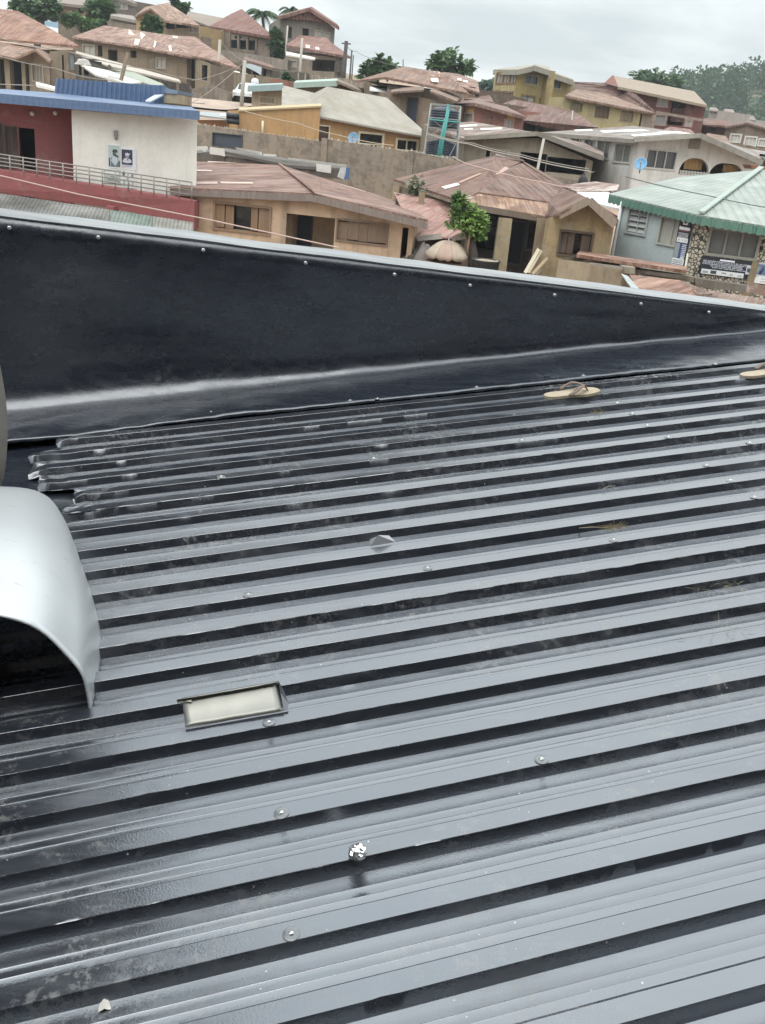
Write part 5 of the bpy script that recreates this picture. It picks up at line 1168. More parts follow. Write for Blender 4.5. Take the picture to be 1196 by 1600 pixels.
house('small_gable_house','small rusty gabled roof in front of the grey-brown house','house',
  [((4,830,515,66),(4,1010,560,64),plaster('8d7a68',.5))],5,[(rust('7d5a48','8f6e5a','b09680',.5,.3),[[(4,825,505,65.5),(4,900,530,64),(4,965,495,70),(4,860,478,71)],[(4,900,530,64),(4,1010,560,63),(4,965,495,70)]],.12)])
house('low_white_house','low pale house with flat roof behind the white house gable, far right','house',
  [((4,1040,600,60),(4,1280,640,58),plaster('8d857a',.6),[(4,1165,600,1196,630,'glass',{'fm':M_WF})])],5,[(rust('8a8580','9a958e','d0ccc6',.6,.3),[[(4,1010,585,60.5),(4,1290,640,57),(4,1290,600,64),(4,1050,560,66)]],.12)])
tin('brick_stack','heap of broken red bricks behind the green roof hip',[(8,1110,-10,41),(8,1200,0,41),(8,1200,22,41),(8,1120,15,41)],plaster('8a5a44',.6),vec=(0,1,0))
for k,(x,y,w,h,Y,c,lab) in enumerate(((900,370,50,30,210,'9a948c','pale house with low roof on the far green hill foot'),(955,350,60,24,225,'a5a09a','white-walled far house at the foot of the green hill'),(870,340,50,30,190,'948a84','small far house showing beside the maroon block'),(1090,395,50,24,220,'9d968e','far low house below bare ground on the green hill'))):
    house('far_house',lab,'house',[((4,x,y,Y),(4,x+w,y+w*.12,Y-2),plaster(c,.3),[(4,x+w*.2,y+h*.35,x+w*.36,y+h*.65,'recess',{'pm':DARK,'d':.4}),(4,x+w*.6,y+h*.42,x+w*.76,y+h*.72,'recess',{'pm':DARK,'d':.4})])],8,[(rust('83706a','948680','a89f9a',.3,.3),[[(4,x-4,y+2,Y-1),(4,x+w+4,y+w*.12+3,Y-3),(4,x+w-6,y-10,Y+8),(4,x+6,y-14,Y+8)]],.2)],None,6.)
# ---------------------------------------------------------------- hillside, upper left
M_O = plaster('93836c', .6)
R_O1,PO1=house('arched_porch_house','rusty-roofed house with a pale arched porch at the far left','house',
  [((1,-60,335,74),(1,290,372,72),M_O,[(1,-10,345,36,560,'recess',{'pm':plaster('4a4644'),'d':1.5}),(1,68,352,134,560,'recess',{'pm':flat('2c3444',.7),'d':1.5}),(1,146,362,178,560,'recess',{'pm':plaster('544e48'),'d':1.5}),(1,190,376,254,476,'shut',{'fm':flat('a89c84'),'pm':flat('7d7a70',.8,0.,.5),'nv':2})],[(1,200,300)]),
   ((1,290,300,73.5),(1,442,292,75),M_O,[(1,362,320,378,470,'recess',{'pm':DARK,'d':.5}),(1,408,318,440,410,'shut',{'pm':flat('8d99a0'),'fm':flat('6d6a66')})])],8,
  [(rust('8a5844','9a6a54','b89078',.5,.3),[[(1,-80,218,77),(1,462,268,74),(1,300,168,79),(1,110,66,83),(1,-80,40,83)]],.15),
   (rust('84604e','957260','b89a84',.5,.3),[[(1,-80,305,72.8),(1,90,338,71.8),(1,205,288,75),(1,120,262,76.5),(1,-80,236,76.5)],[(1,90,338,71.8),(1,205,288,71.4),(1,230,280,76),(1,120,262,76.5)],[(1,205,285,71.4),(1,292,358,71.4),(1,320,330,76),(1,230,280,76)]],.15,'porch_roof')])
for x in (48,140,184,258): 
    t_=Q(1,x,350,73.2); post(R_O1,(1,x,340 if x<100 else 362,73.2),.3 if x<100 else .2,M_O,'column')
slab(R_O1,[(1,-20,60,82),(1,20,130,80),(1,0,180,79),(1,-60,150,80)],(0,0,.1),flat('b59684'),'roof_patch')
M_O2 = plaster('85755f', .65); SH={'fm':flat('9a9284'),'pm':flat('a8a49a',.7,0.,.5),'nv':1,'fw':.1}
R_O2,PO2=house('long_rusty_house','long stained house under a wide patched rusty hip roof on the left hillside','house',
  [((1,425,225,90),(1,800,282,86),M_O2,[(1,490,265,555,322,'shut',SH),(1,572,265,600,330,'recess',{'pm':plaster('6a5a4a'),'d':.5}),(1,632,290,688,356,'recess',{'pm':plaster('5a5048'),'d':1.0}),(1,764,296,800,338,'recess',{'pm':DARK,'d':.5})]),
   ((1,800,282,86),(1,1092,330,84),M_O2,[(1,918,340,965,398,'shut',SH)]),((1,1092,330,84),(2,150,360,88),M_O2,[(2,0,340,20,470,'recess',{'pm':DARK,'d':.6}),(2,40,380,75,480,'recess',{'pm':plaster('4a423a'),'d':.6}),(2,90,370,110,480,'recess',{'pm':DARK,'d':.6})])],9,
  [(rust('80584a','93695a','c3a792',.65,.3),[[(1,422,214,89.6),(1,800,270,85.3),(1,820,180,93),(1,610,148,95)],[(1,800,270,85.3),(1,1100,328,83.2),(1,990,205,92),(1,820,180,93)],[(1,1100,328,83.2),(2,280,398,90),(2,20,215,96),(1,990,205,92)]],.15)])
for q in ([(1,755,172,92),(1,798,176,92),(1,788,206,90),(1,752,202,90)],[(1,792,228,87.8),(1,820,232,87.6),(1,808,264,86.2),(1,784,260,86.3)],[(1,820,190,92),(1,870,186,92),(1,850,205,91),(1,826,232,89)],[(1,905,240,88),(1,915,244,88),(1,905,280,86.2),(1,897,276,86.2)],[(1,1010,210,92),(1,1040,216,92),(1,1036,226,91),(1,1012,222,91)],[(1,985,270,87),(1,1000,262,87.6),(1,1004,300,85.6),(1,992,300,85.4)],[(1,450,188,92),(1,462,188,92),(1,450,212,90.4),(1,440,210,90.4)]):
    patch(R_O2,q,flat('cfc6b8'))
house('side_house','rusty-roofed house stepping down the road beside the long one','house',
  [((2,20,332,84),(2,110,372,82),plaster('8f8068',.6),[(2,60,380,90,470,'recess',{'pm':DARK,'d':.6})]),((2,110,372,82),(2,248,420,80),plaster('6d5d50',.6))],6,
  [(rust('865c4c','96705e','b89684',.5,.3),[[(2,-20,320,84.5),(2,90,340,82.4),(2,290,405,79.4),(2,150,300,86),(2,-10,225,90)]],.14)])
# upper houses
house('upper_brick_house','brown brick house behind the trees at the top left','house',
  [((1,335,20,124),(1,520,52,122),plaster('7d604f',.6),[(1,458,40,490,78,'recess',{'pm':DARK,'d':.6})])],8,[(flat('7a6a60'),[[(1,328,14,123.5),(1,528,36,121.5),(1,520,-30,130),(1,340,-40,130)]],.3)])
house('upper_grey_house','grey-mauve two-storey house with white window at the top left','house',
  [((1,640,-20,126),(1,770,25,122),plaster('6d6058',.5),[(1,700,18,720,50,'shut',SH),(1,724,20,748,52,'shut',SH)]),((1,770,25,122),(1,800,30,128),plaster('6d6058',.5))],7,[(flat('6f6258'),[[(1,630,-40,126),(1,776,14,121.4),(1,804,20,128),(1,700,-60,132)]],.4)],None,1.,None)
house('low_wall_house','low grey house with thatch-like roof behind the round bush','house',
  [((1,640,105,112),(1,800,140,110),plaster('7f766a',.6))],5,[(flat('8a8278',.9,0.,.5),[[(1,645,88,111.5),(1,800,118,109.5),(1,780,92,116),(1,660,75,117)]],.3)])
house('yellow_gable_house','yellow-gabled house with patched rusty roofs behind the round bush','house',
  [((1,796,100,108),(1,968,112,106),plaster('a68b5c',.45),[],[(1,880,52)]),((1,968,112,106),(1,1165,150,104),plaster('8d7d6a',.6),[(1,968,125,1020,170,'recess',{'pm':DARK,'d':1.2}),(1,1030,140,1100,165,'recess',{'pm':DARK,'d':1.2}),(1,1112,150,1160,190,'shut',SH)])],7,
  [(rust('8a6450','9a7460','c0a48c',.6,.3),[[(1,880,45,106),(1,966,118,104.5),(1,1060,125,110),(1,980,16,114)],[(1,980,16,114),(1,966,118,104.5),(1,1168,148,103),(1,1100,95,110)],[(1,880,45,106),(1,788,92,107.6),(1,850,40,116),(1,980,16,114)]],.2)])
house('grey_roof_house','plain long grey-brown roof behind the yellow-gabled house','house',
  [((1,1090,110,116),(2,160,150,112),plaster('7f7264',.6),[(2,40,150,70,190,'recess',{'pm':DARK,'d':.6})])],6,[(flat('83766a',.9,0.,.4),[[(1,1085,100,115),(2,110,155,110),(2,185,105,114),(1,1100,65,122)]],.2)])
R_O5,PO5=house('red_hip_house','two-storey house with a steep red hip roof and dark upper balcony','house',
  [((2,92,165,109),(2,458,225,104),plaster('857768',.6),[(2,150,182,180,215,'shut',SH),(2,222,232,378,298,'recess',{'pm':plaster('3f3a38'),'d':1.6}),(2,250,210,290,226,'recess',{'pm':plaster('6a5d54'),'d':.3})])],8,
  [(rust('7a4a40','86544a','946a5e',.15,.35),[[(2,100,152,109.2),(2,482,215,102.6),(2,292,52,114)],[(2,100,152,109.2),(2,292,52,114),(2,230,80,120)]],.25)])
m=MB(); pn=PO5[0]; a,b=pn.st(2,222,285),pn.st(2,378,305)
for k in range(4): s=a[0]+(b[0]-a[0])*k/3; m.box(pn.at(s,a[1]+.75,.02),(pn.u*.12,pn.n*.1,V((0,0,.85))))
m.build('balcony_post',plaster('7d7266'),R_O5); MB().prism([pn.at(a[0]-.3,a[1]-.9,.6),pn.at(b[0]+.3,b[1]-.9,.6),pn.at(b[0]+.3,b[1]+.1,.6),pn.at(a[0]-.3,a[1]+.1,.6)],pn.n*-.3).build('balcony',plaster('6f655a',.8),R_O5)
R_O6,PO6=house('grey_hill_house','tall grey two-storey house with a red-brown gabled roof on the hill','house',
  [((2,520,100,103),(2,836,165,104.5),plaster('80776e',.4),[(2,560,155,582,225,'recess',{'pm':plaster('554b44'),'d':.4}),(2,648,164,682,212,'recess',{'pm':DARK,'d':.5}),(2,722,180,756,226,'shut',SH),(2,768,190,802,232,'shut',SH)],[(2,688,56)])],9,
  [(rust('7d5048','8a5c52','9a7468',.2,.35),[[(2,500,98,102.2),(2,685,46,102.8),(2,700,38,112),(2,540,80,112)],[(2,685,46,102.8),(2,862,158,103.6),(2,850,140,113),(2,700,38,112)]],.3)])
pn=PO6[0]; MB().prism([pn.at(*pn.st(2,510,96),.5),pn.at(*pn.st(2,685,50),.5),pn.at(*pn.st(2,855,156),.5),pn.at(*pn.st(2,835,150),.5),pn.at(*pn.st(2,685,120),.5),pn.at(*pn.st(2,520,112),.5)],pn.n*-.2).build('gable_roof_skirt',rust('7d5048','8a5c52','9a7468',.2,.35),R_O6)
R_O7,_=house('brown_porch_house','lower house with red-brown hip roof in front of the tall grey one','house',
  [((2,545,300,98),(2,840,335,95),plaster('8f8270',.6),[(2,580,355,610,390,'shut',SH),(2,705,345,840,420,'recess',{'pm':plaster('4f4640'),'d':1.5})]),((2,840,330,95),(2,908,325,98),plaster('5f544c',.5))],6,
  [(rust('82544a','906258','a98a7c',.3,.35),[[(2,550,262,97.6),(2,842,315,94.3),(2,790,220,100.5),(2,630,205,102)],[(2,842,315,94.3),(2,928,330,98),(2,825,255,103),(2,790,220,100.5)]],.2)])
slab(R_O7,[(2,550,300,95.5),(2,720,335,94.5),(2,720,345,94),(2,550,318,94.8)],(0,0,-.12),flat('c4bfb4'),'awning')
for q in ([(2,664,262,96.5),(2,690,266,96.2),(2,690,284,95.5),(2,666,280,95.8)],[(2,722,274,95.9),(2,745,280,95.6),(2,745,294,95),(2,722,288,95.2)]): patch(R_O7,q,flat('c9c2b8'))
R_O8,PO8=house('roadside_shop','small roadside shop with pale blue doors and white awning by the road','shop',
  [((2,240,418,85),(2,345,440,84),plaster('5f5850',.6),[(2,266,430,340,540,'recess',{'pm':DARK,'d':1.5})]),((2,345,380,86),(2,460,395,84.5),plaster('8a8072',.6),[(2,356,398,404,500,'recess',{'pm':plaster('3f4248'),'d':1.5}),(2,418,400,432,460,'recess',{'pm':DARK,'d':.5})])],5,
  [(rust('7a5448','886257','a08578',.3,.35),[[(2,300,345,85.5),(2,480,398,83.6),(2,470,380,89),(2,310,330,90)]],.2)])
slab(R_O8,[(2,240,425,83.6),(2,266,430,83.5),(2,264,515,83.5),(2,236,508,83.6)],(0,.1,0),flat('8fa9b4'),'door_leaf')
slab(R_O8,[(2,246,412,83.9),(2,345,435,83.0),(2,330,446,82.2),(2,245,424,83.0)],(0,0,-.06),flat('d8d8d2'),'awning')
slab(R_O8,[(2,312,362,84.2),(2,408,390,83.3),(2,404,440,83.3),(2,375,420,83.6),(2,312,390,84.2)],(0,.08,0),flat('b9c4c8'),'sign_board')
# people outside the shop
def person(x,y,Y,lab,shirt,trous,h=1.68):
    g = on_ground(2,x,y,60,Y)
    root = empty('person', g, lab, 'person')
    J = [(0,0,.95,.15,.11),(0,0,1.12,.14,.10),(0,0,1.34,.18,.11),(0,0,1.42,.12,.08),(0,0,1.47,.055,.055),(0,-.01,1.52,.065,.07),(0,-.01,1.58,.085,.095),(0,-.01,1.65,.07,.085),(0,0,1.69,.03,.04)]
    def sec(m, js, n=10, mi=0): m.grid([[g+V((cx+rx*math.cos(2*math.pi*k/n), cy+ry*math.sin(2*math.pi*k/n), z))*1.0 for k in range(n)] for cx,cy,z,rx,ry in js],mi,True,True)
    sk = flat('3d271c',.6)
    m = MB(); sec(m,J)
    for s in (-1,1):
        sec(m,[(s*.09,0,.97,.09,.09),(s*.10,0,.72,.085,.085),(s*.10,.01,.48,.06,.06),(s*.10,.02,.28,.055,.06),(s*.10,.01,.08,.035,.04),(s*.10,-.05,.03,.04,.11),(s*.10,-.05,.0,.04,.11)])
        m.tube([g+V((s*.17,0,1.38)),g+V((s*.24,0,1.12)),g+V((s*.25,-.05,.88)),g+V((s*.25,-.08,.78))],[.05,.042,.032,.035],7)
        for k in range(5): m.tube([g+V((s*.25,-.09,.80)),g+V((s*(.24+.01*k),-.10,.72-.01*(k%3)))],.009,4)
    m.build('body',sk,root)
    m = MB(); sec(m,[(0,0,.70,.20,.15),(0,0,.95,.175,.135),(0,0,1.15,.165,.125),(0,0,1.36,.205,.13),(0,0,1.43,.15,.10),(0,0,1.46,.07,.07)])
    for s in (-1,1): m.tube([g+V((s*.17,0,1.38)),g+V((s*.235,0,1.14)),g+V((s*.24,-.02,1.02))],[.075,.07,.07],8)
    m.build('shirt',flat(shirt,.8,0.,.2),root)
    m = MB()
    for s in (-1,1): sec(m,[(s*.085,0,.98,.105,.12),(s*.10,0,.70,.10,.10),(s*.10,.01,.45,.08,.08),(s*.10,.01,.10,.065,.07)])
    m.build('trousers',flat(trous,.8,0.,.2),root)
    m = MB(); sec(m,[(0,.005,1.60,.09,.10),(0,.005,1.66,.082,.092),(0,0,1.705,.04,.05),(0,0,1.71,.005,.005)]); m.build('hair',flat('120d0b',.9),root)
def gp(i,x,y,Y): q=Q(i,x,y,Y); return q
person(368,501,80.2,'person in white standing in front of the roadside shop','d4d6da','c9ccd2')
person(284,522,82.6,'person in red sitting-height clothes standing in the dark shop doorway by the blue door','8a2f3a','4a2a34')
# the car
cb = on_ground(2,322,610,60,90); R_CAR = empty('parked_car', cb, 'white hatchback parked on the dirt road beside the beige house', 'car')
M_CARW = flat('c9cccb',.3,0.,.1)
prof=[(-.85,.35,0),(-.86,.75,0),(-.74,.92,0),(-.6,1.0,0),(.6,1.0,0),(.74,.92,0),(.86,.75,0),(.85,.35,0)]
st=[(-1.9,.86,.50,.72),(-1.85,.95,.30,.85),(-1.2,1,.28,.94),(-.8,1,.28,.97),(-.25,.92,.28,1.42),(.2,.9,.28,1.50),(1.2,.88,.28,1.46),(1.75,.93,.28,1.05),(1.9,.9,.40,.9)]
rows=[]
for y,wk,zb_,zt in st:
    hw=.82*wk; rows.append([cb+V(q) for q in [(-hw,y,zb_),(-hw*1.02,y,(zb_+.9)/2),(-hw,y,min(zt,.92)),(-hw*.8,y,zt-.02),(0,y,zt+.03),(hw*.8,y,zt-.02),(hw,y,min(zt,.92)),(hw*1.02,y,(zb_+.9)/2),(hw,y,zb_)]])
m=MB().grid(rows,0,True); m.face([rows[0][k] for k in range(9)]); m.face([rows[-1][8-k] for k in range(9)]); m.build('body',M_CARW,R_CAR)
gl=glass('1a1f24',.08)
def cq(*p): return MB().face([cb+V(q) for q in p])
cq((-.62,-.79,.99),(.62,-.79,.99),(.58,-.30,1.40),(-.58,-.30,1.40)).build('windscreen',gl,R_CAR)
for s in (-1,1):
    cq((s*.80,-.6,.98),(s*.74,-.2,1.36),(s*.72,1.2,1.36),(s*.80,1.5,1.0)).build('side_window',gl,R_CAR)
    MB().abox(cb+V((s*.6-.15,-1.94,.62)),cb+V((s*.6+.15,-1.84,.76))).build('headlight',flat('c9cdd0',.2),R_CAR)
    for y in (-1.25,1.25):
        w_t=MB().tube([cb+V((s*.72,y,.30)),cb+V((s*.88,y,.30))],.31,16).build('wheel',flat('16171a',.8),R_CAR); MB().tube([cb+V((s*.86,y,.30)),cb+V((s*.895,y,.30))],.19,14).build('rim',flat('8d9094',.4,.5),w_t)
# block walls and tin shelters on the slope
house('block_wall','long grey-brown block wall with thin posts below the hill house','wall',[((2,545,405,90),(2,1005,475,84),M_SAND)],.3)
for k,x in enumerate((620,660,700,740,780,820,860,900,930,960)):
    y=415+ (x-545)*.152
    a=Q(2,x,y+40,85.5-(x-620)*.01); ob=MB().tube([a-V((0,0,1)),Q(2,x+4,y-2,85.5-(x-620)*.01)],.06,5).build('fence_post',wood('8a7d6a'),None,a); tag(ob,'thin weathered post standing along the grey-brown block wall','post','posts along the block wall')
house('green_edge_house','low house with a pale green roof edge above the beige ribbed roof','house',
  [((2,605,495,72),(2,845,490,70),plaster('84745f',.6))],5,[(flat('93a699',.6,0.,.3),[[(2,596,482,71.4),(2,852,470,69.4),(2,850,458,74),(2,610,470,76)]],.35),(rust('7a6a58','8a7a68','a09484',.3,.3),[[(2,845,470,69.3),(2,990,530,68),(2,960,505,74),(2,850,458,74)]],.15,'side_roof')])
house('brick_kiosk','low stack of reddish brick walling by the plants on the slope','wall',[((2,455,455,78),(2,560,470,77),plaster('8a5f4c',.6))],1.5)
house('rubble_wall','rough grey rubble wall stepping beside the dirt road','wall',[((2,-10,520,78),(2,130,500,79),M_SAND),((2,130,500,79),(2,205,540,77),plaster('94867a',.6))],2)
house('retaining_wall','stained grey retaining wall under the balcony of the red hip-roofed house','wall',[((2,170,290,101),(2,310,310,99),plaster('83796e',.8)),((2,310,310,99),(2,560,350,97),plaster('8f877c',.8))],2)
house('hill_terrace_wall','long grey terrace wall below the upper hill houses','wall',[((1,345,132,118),(1,500,175,114),plaster('7f6f62',.6)),((1,500,160,114),(1,640,120,112),plaster('8a7f70',.7)),((1,640,120,112),(1,1196,215,104),plaster('83786a',.8))],1)
tin('blue_panel','pale blue metal panel standing among the rusty roofs at the top left',[(1,262,122,106),(1,340,130,105),(1,340,165,105),(1,262,150,106)],flat('7fa3b8'),vec=(0,.1,0))
R_S1 = empty('tin_shelter', Q(1,760,440,66)-V((0,0,2)), 'long narrow tin shelter roof slanting over the lane beyond the blue roof', 'shelter')
roof(R_S1, flat('a39a8c',.7,0.,.4), [[(1,448,298,78),(1,1045,462,62.6),(1,1058,478,61.6),(1,620,380,68.5),(1,440,312,76)]], .10)
roof(R_S1, flat('8d9484',.7,0.,.4), [[(1,600,392,69),(1,720,395,68),(1,960,492,60.5),(1,905,505,60)]], .08, 'side_sheet')
for x,y,Y in ((470,318,75.5),(640,378,68),(800,425,66),(940,462,63.5),(1040,482,61.8)): post(R_S1,(1,x,y,Y),.14,wood('6d6052'))
R_S2 = empty('tin_shelter', Q(1,560,430,64)-V((0,0,2)), 'pale tin roof over a dark stall left of the leaning pole', 'shelter')
roof(R_S2, flat('b9b8b0',.6,0.,.4), [[(1,470,375,66),(1,640,412,64),(1,830,478,60.5),(1,760,490,60),(1,560,435,62.5)]], .10)
for x,y,Y in ((485,392,65),(640,440,62.5),(760,492,60.3)): post(R_S2,(1,x,y,Y),.12,wood('6d6052'))
tin('white_board','white board wall showing under the shelters above the blue roof',[(1,630,440,61.5),(1,700,452,61.2),(1,700,500,61.2),(1,630,490,61.5)],flat('c9c9c6'),vec=(0,.1,0))
tin('white_sheet','tilted white sheet lying beside the blue roof upstand',[(1,210,480,48),(1,235,483,47.8),(1,322,505,45.6),(1,322,517,45.2),(1,215,492,47.6)],flat('d4d2cc'),.12)
house('stall_block','dark open stall under the shelter beyond the blue roof','stall',[((1,440,330,70),(1,640,400,67),plaster('4a4642',.6),[(1,460,350,520,440,'recess',{'pm':DARK,'d':1})]),((1,640,400,67),(1,900,470,64),plaster('6a6258',.7))],3)
tag(MB().beam(Q(1,708,470,59),Q(1,748,308,59),.22,.16).build('leaning_post',wood('8d7d66'),None,Q(1,708,470,59)),'thick leaning wooden post rising behind the blue roof','post')
heap('goods_bag','pale bundle of clothes on the shelter edge','bundle',1,485,362,66,.5,.35,flat('a8a49c',.8,0.,.5),2.)
# ---------------------------------------------------------------- road and ground
# ---------------------------------------------------------------- ground sheet, road, hill
t = NT('red_earth'); o_=t.obj(); a_=t.noise(o_,.12,6,.6); b_=t.noise(o_,1.3,6,.65); c_=t.noise(o_,14,3)
gc=t.mix(t.rampf(b_,.35,.7),lin('8d7462'),lin('a58d78')); gc=t.mix(t.rampf(a_,.52,.66,0,.6),gc,lin('5f6a44')); sy_=t.n('SeparateXYZ', {}, 1, i0=o_); gc=t.mix(t.math('MULTIPLY',t.rampf(sy_,170,230),t.rampf(a_,.62,.54)),gc,lin('46563a')); gc=t.mix(t.rampf(c_,.4,.8,0,.3),gc,lin('5f4c3e'))
t.bs(Base_Color=gc,Roughness=.95,Normal=t.bump(b_,.5,.1)); M_EARTH=t.m
def axis(lo,hi,c0,c1,fine,coarse):
    out=[];x=lo
    while x<hi:
        out.append(x); 
        if c0<=x<=c1: x+=fine
        else: x+=min(coarse,fine+ (min(abs(x-c0),abs(x-c1)))*.12+.5)
    return out+[hi]
xs=axis(-1800,1800,-60,70,2.5,200); ys=axis(-300,3500,-10,140,2.5,260)
G=MB(); rows=[[V((x,y,ground(x,y)+ (.12*nz(x*.3,y*.3) if abs(x)<150 else 0))) for x in xs] for y in ys]
G.grid(rows,0,True); tag(G.build('ground',M_EARTH,None,(0,0,0)),None,None,None,'structure')
t = NT('dirt_road'); o_=t.obj(); b_=t.noise(o_,.9,6,.65)
t.bs(Base_Color=t.mix(t.rampf(b_,.35,.7),lin('a89484'),lin('8f7b6c')),Roughness=.95); 
path=[(-22,60),(-17.5,68),(-14.2,74),(-12.6,80),(-11.5,86),(-9.5,94),(-5,101)]
rows=[]
def crp(pts,m):
    out=[]
    for i in range(m+1):
        s=i/m*(len(pts)-1);k=min(int(s),len(pts)-2);f=s-k;p0,p1,p2,p3=[V((*pts[j],0)) for j in (max(k-1,0),k,k+1,min(k+2,len(pts)-1))]
        out.append(.5*((2*p1)+(p2-p0)*f+(2*p0-5*p1+4*p2-p3)*f*f+(3*p1-p0-3*p2+p3)*f**3))
    return out
C=crp(path,40)
for i,p in enumerate(C):
    d=(C[min(i+1,40)]-C[max(i-1,0)]).normalized(); s=V((d.y,-d.x,0))
    rows.append([V(((p+s*k).x,(p+s*k).y,ground((p+s*k).x,(p+s*k).y)+.16)) for k in (-2.4,-1.6,-.8,0,.8,1.6,2.4)])
tag(MB().grid(rows).build('road',t.m,None,(0,0,0)),None,None,None,'structure')
# front street below
rows=[[V((x,y,ground(x,y)+.12)) for y in (21,23,25,27,29)] for x in range(-40,41,4)]
tag(MB().grid(rows).build('road',t.m,None,(0,0,0)),None,None,None,'structure')
# wood on the hill
M_HILL=leafm('4f7040','2f4f28'); r=random.Random(11); m=MB()
for k in range(760):
    x,y=r.uniform(60,330),r.uniform(255,420); z=ground(x,y)
    if z<4 : continue
    px=CX+ (V((x,y,z))-CAM).dot(r_)/(V((x,y,z))-CAM).dot(w_)*F
    if px<1000 or px>1330: continue
    if nz(x*.045,y*.03,2)<-.30 and z<20: continue
    R=r.uniform(3.0,6.5); c=V((x,y,z+R*.7)); 
    for i in range(120):
        d=V((r.gauss(0,1),r.gauss(0,1),r.gauss(0,1))).normalized(); s=r.random()**.3
        p=c+V((d.x*R,d.y*R,d.z*R*.8))*s; ax=(d+V((r.uniform(-1,1),r.uniform(-1,1),r.uniform(-.7,.7)))).normalized(); sd=ax.cross(V((r.uniform(-.4,.4),.3,1))).normalized(); l=r.uniform(.9,1.9)
        m.face([p,p+ax*l*.5+sd*l*.4,p+ax*l,p+ax*l*.5-sd*l*.4])
tag(m.build('hill_wood',M_HILL,None,(0,0,0)),None,None,None,'stuff')
# ---------------------------------------------------------------- trees
M_DG=leafm('5f8048','3a5a30'); M_MG=leafm('587a3e','34572c')
def blob_tree(name,lab,i,pts,Y,n,size,mat,tr,seed,base=None,group=None):
    cl=[]
    r=random.Random(seed)
    for x,y,rr in pts: cl.append((Q(i,x,y,Y+r.uniform(-.5,.5)*rr*K*Y/F*2), rr*K*Y/F))
    c=sum((V(q) for q,_ in cl),V((0,0,0)))/len(cl)
    if base is None: base=V((c.x,c.y,ground(c.x,c.y)))
    return tree(name,lab,base,cl,n,size,mat,tr,seed,True,group)
blob_tree('broadleaf_tree','flat-topped tree with drooping branches left of the big brown hip roof',2,[(1090,345,26),(1120,372,40),(1060,385,34),(1040,410,40),(1090,405,42),(1130,395,38),(1165,395,34),(1000,432,30),(1010,400,22),(1150,420,40),(1070,430,40)],95,48,.62,M_DG,.25,21)
blob_tree('spreading_tree','spreading tree rising over the rusty roof left of the yellow block',3,[(390,95,40),(420,130,45),(360,120,40),(320,130,38),(300,165,34),(340,170,42),(400,170,48),(450,150,38),(490,150,28),(480,185,30),(440,190,36),(290,140,20),(330,100,18),(505,165,16)],98,46,.66,M_DG,.3,22)
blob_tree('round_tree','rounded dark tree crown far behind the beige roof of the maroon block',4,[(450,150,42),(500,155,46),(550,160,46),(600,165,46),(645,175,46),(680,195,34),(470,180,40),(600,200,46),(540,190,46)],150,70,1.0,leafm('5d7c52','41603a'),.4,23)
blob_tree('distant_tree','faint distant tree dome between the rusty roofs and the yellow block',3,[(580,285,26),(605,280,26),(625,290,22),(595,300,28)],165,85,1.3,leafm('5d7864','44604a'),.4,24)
blob_tree('dark_tree','dense dark tree behind the far left rusty roof ridge',1,[(120,40,46),(170,30,50),(220,50,50),(270,40,50),(300,80,36),(220,90,40),(160,75,36),(100,20,36),(310,30,36)],112,90,.8,M_DG,.35,25)
blob_tree('dark_tree','dark tree between the brick house and the grey-mauve house at the top left',1,[(540,30,40),(580,50,46),(610,80,40),(560,80,38),(630,40,36),(590,10,40)],116,90,.8,M_DG,.35,26)
blob_tree('leafy_bush','bright green bushes growing on the terrace wall at the top left',1,[(380,105,32),(420,120,32),(470,120,36),(500,135,30),(560,145,30),(600,140,28),(440,100,26)],112,110,.5,leafm('6d9048','3f6a30'),.1,27)
blob_tree('round_bush','round dark green bush in front of the yellow-gabled house',1,[(890,135,42),(870,140,34),(910,145,36),(895,115,30),(925,160,24),(860,160,22)],101,150,.5,M_MG,.15,28)
blob_tree('small_tree','thin green tree behind the roof right of the yellow-gabled house',1,[(1030,30,20),(1060,45,24),(1085,50,20),(1050,65,24),(1020,10,14)],122,80,.7,M_MG,.2,29)
blob_tree('leafy_bush','green creeper bushes over the wall between the red hip roof and the grey house',2,[(490,270,26),(520,280,22),(505,300,20),(480,255,16),(500,225,26),(490,190,24)],103,110,.5,M_MG,.15,30)
blob_tree('leafy_bush','small green plants by the reddish brick walling on the slope',2,[(545,440,16),(560,455,14),(575,470,12)],79,70,.35,M_MG,.06,31)
blob_tree('dark_creeper','dark creeper hanging on the wall beside the brown porch house',2,[(500,300,22),(520,320,20),(490,320,18)],99,90,.4,leafm('2f4a26','22381c'),.08,32)
def palm(i,x,y,Y,lab,nf,L,seed):
    top=Q(i,x,y,Y); r=random.Random(seed); base=V((top.x+.3,top.y,ground(top.x,top.y))); root=empty('palm_tree',base,lab,'tree')
    m=MB()
    for f in range(nf):
        az=2*math.pi*f/nf+r.uniform(-.2,.2); up=r.uniform(.1,1.0); l=L*r.uniform(.8,1.1); sp=[]
        for k in range(9):
            s=k/8; sp.append(top+V((math.cos(az)*l*s*(1-.15*up), math.sin(az)*l*s*(1-.15*up), l*(up*s - (.55+.4*up)*s*s))))
        m.tube(sp,[.05*(1-k/10) for k in range(9)],4,0,False)
        for k in range(1,9):
            for q in range(3):
                p=sp[k-1].lerp(sp[k],q/3); d=(sp[k]-sp[k-1]).normalized()
                for s_ in (-1,1):
                    sd=d.cross(V((0,0,1))).normalized()*s_; e=p+sd*l*.22*(1-.5*abs(k-4)/5)+d*l*.10-V((0,0,l*.12)); m.face([p,p+d*.12+sd*.05,e,p-d*.05])
    m.build('crown',leafm('55704a','3a5633'),root); MB().tube([base-V((0,0,.5)),base.lerp(top,.5)+V((.25,0,0)),top],[.22,.17,.14],8).build('trunk',bark('6a5f52'),root)
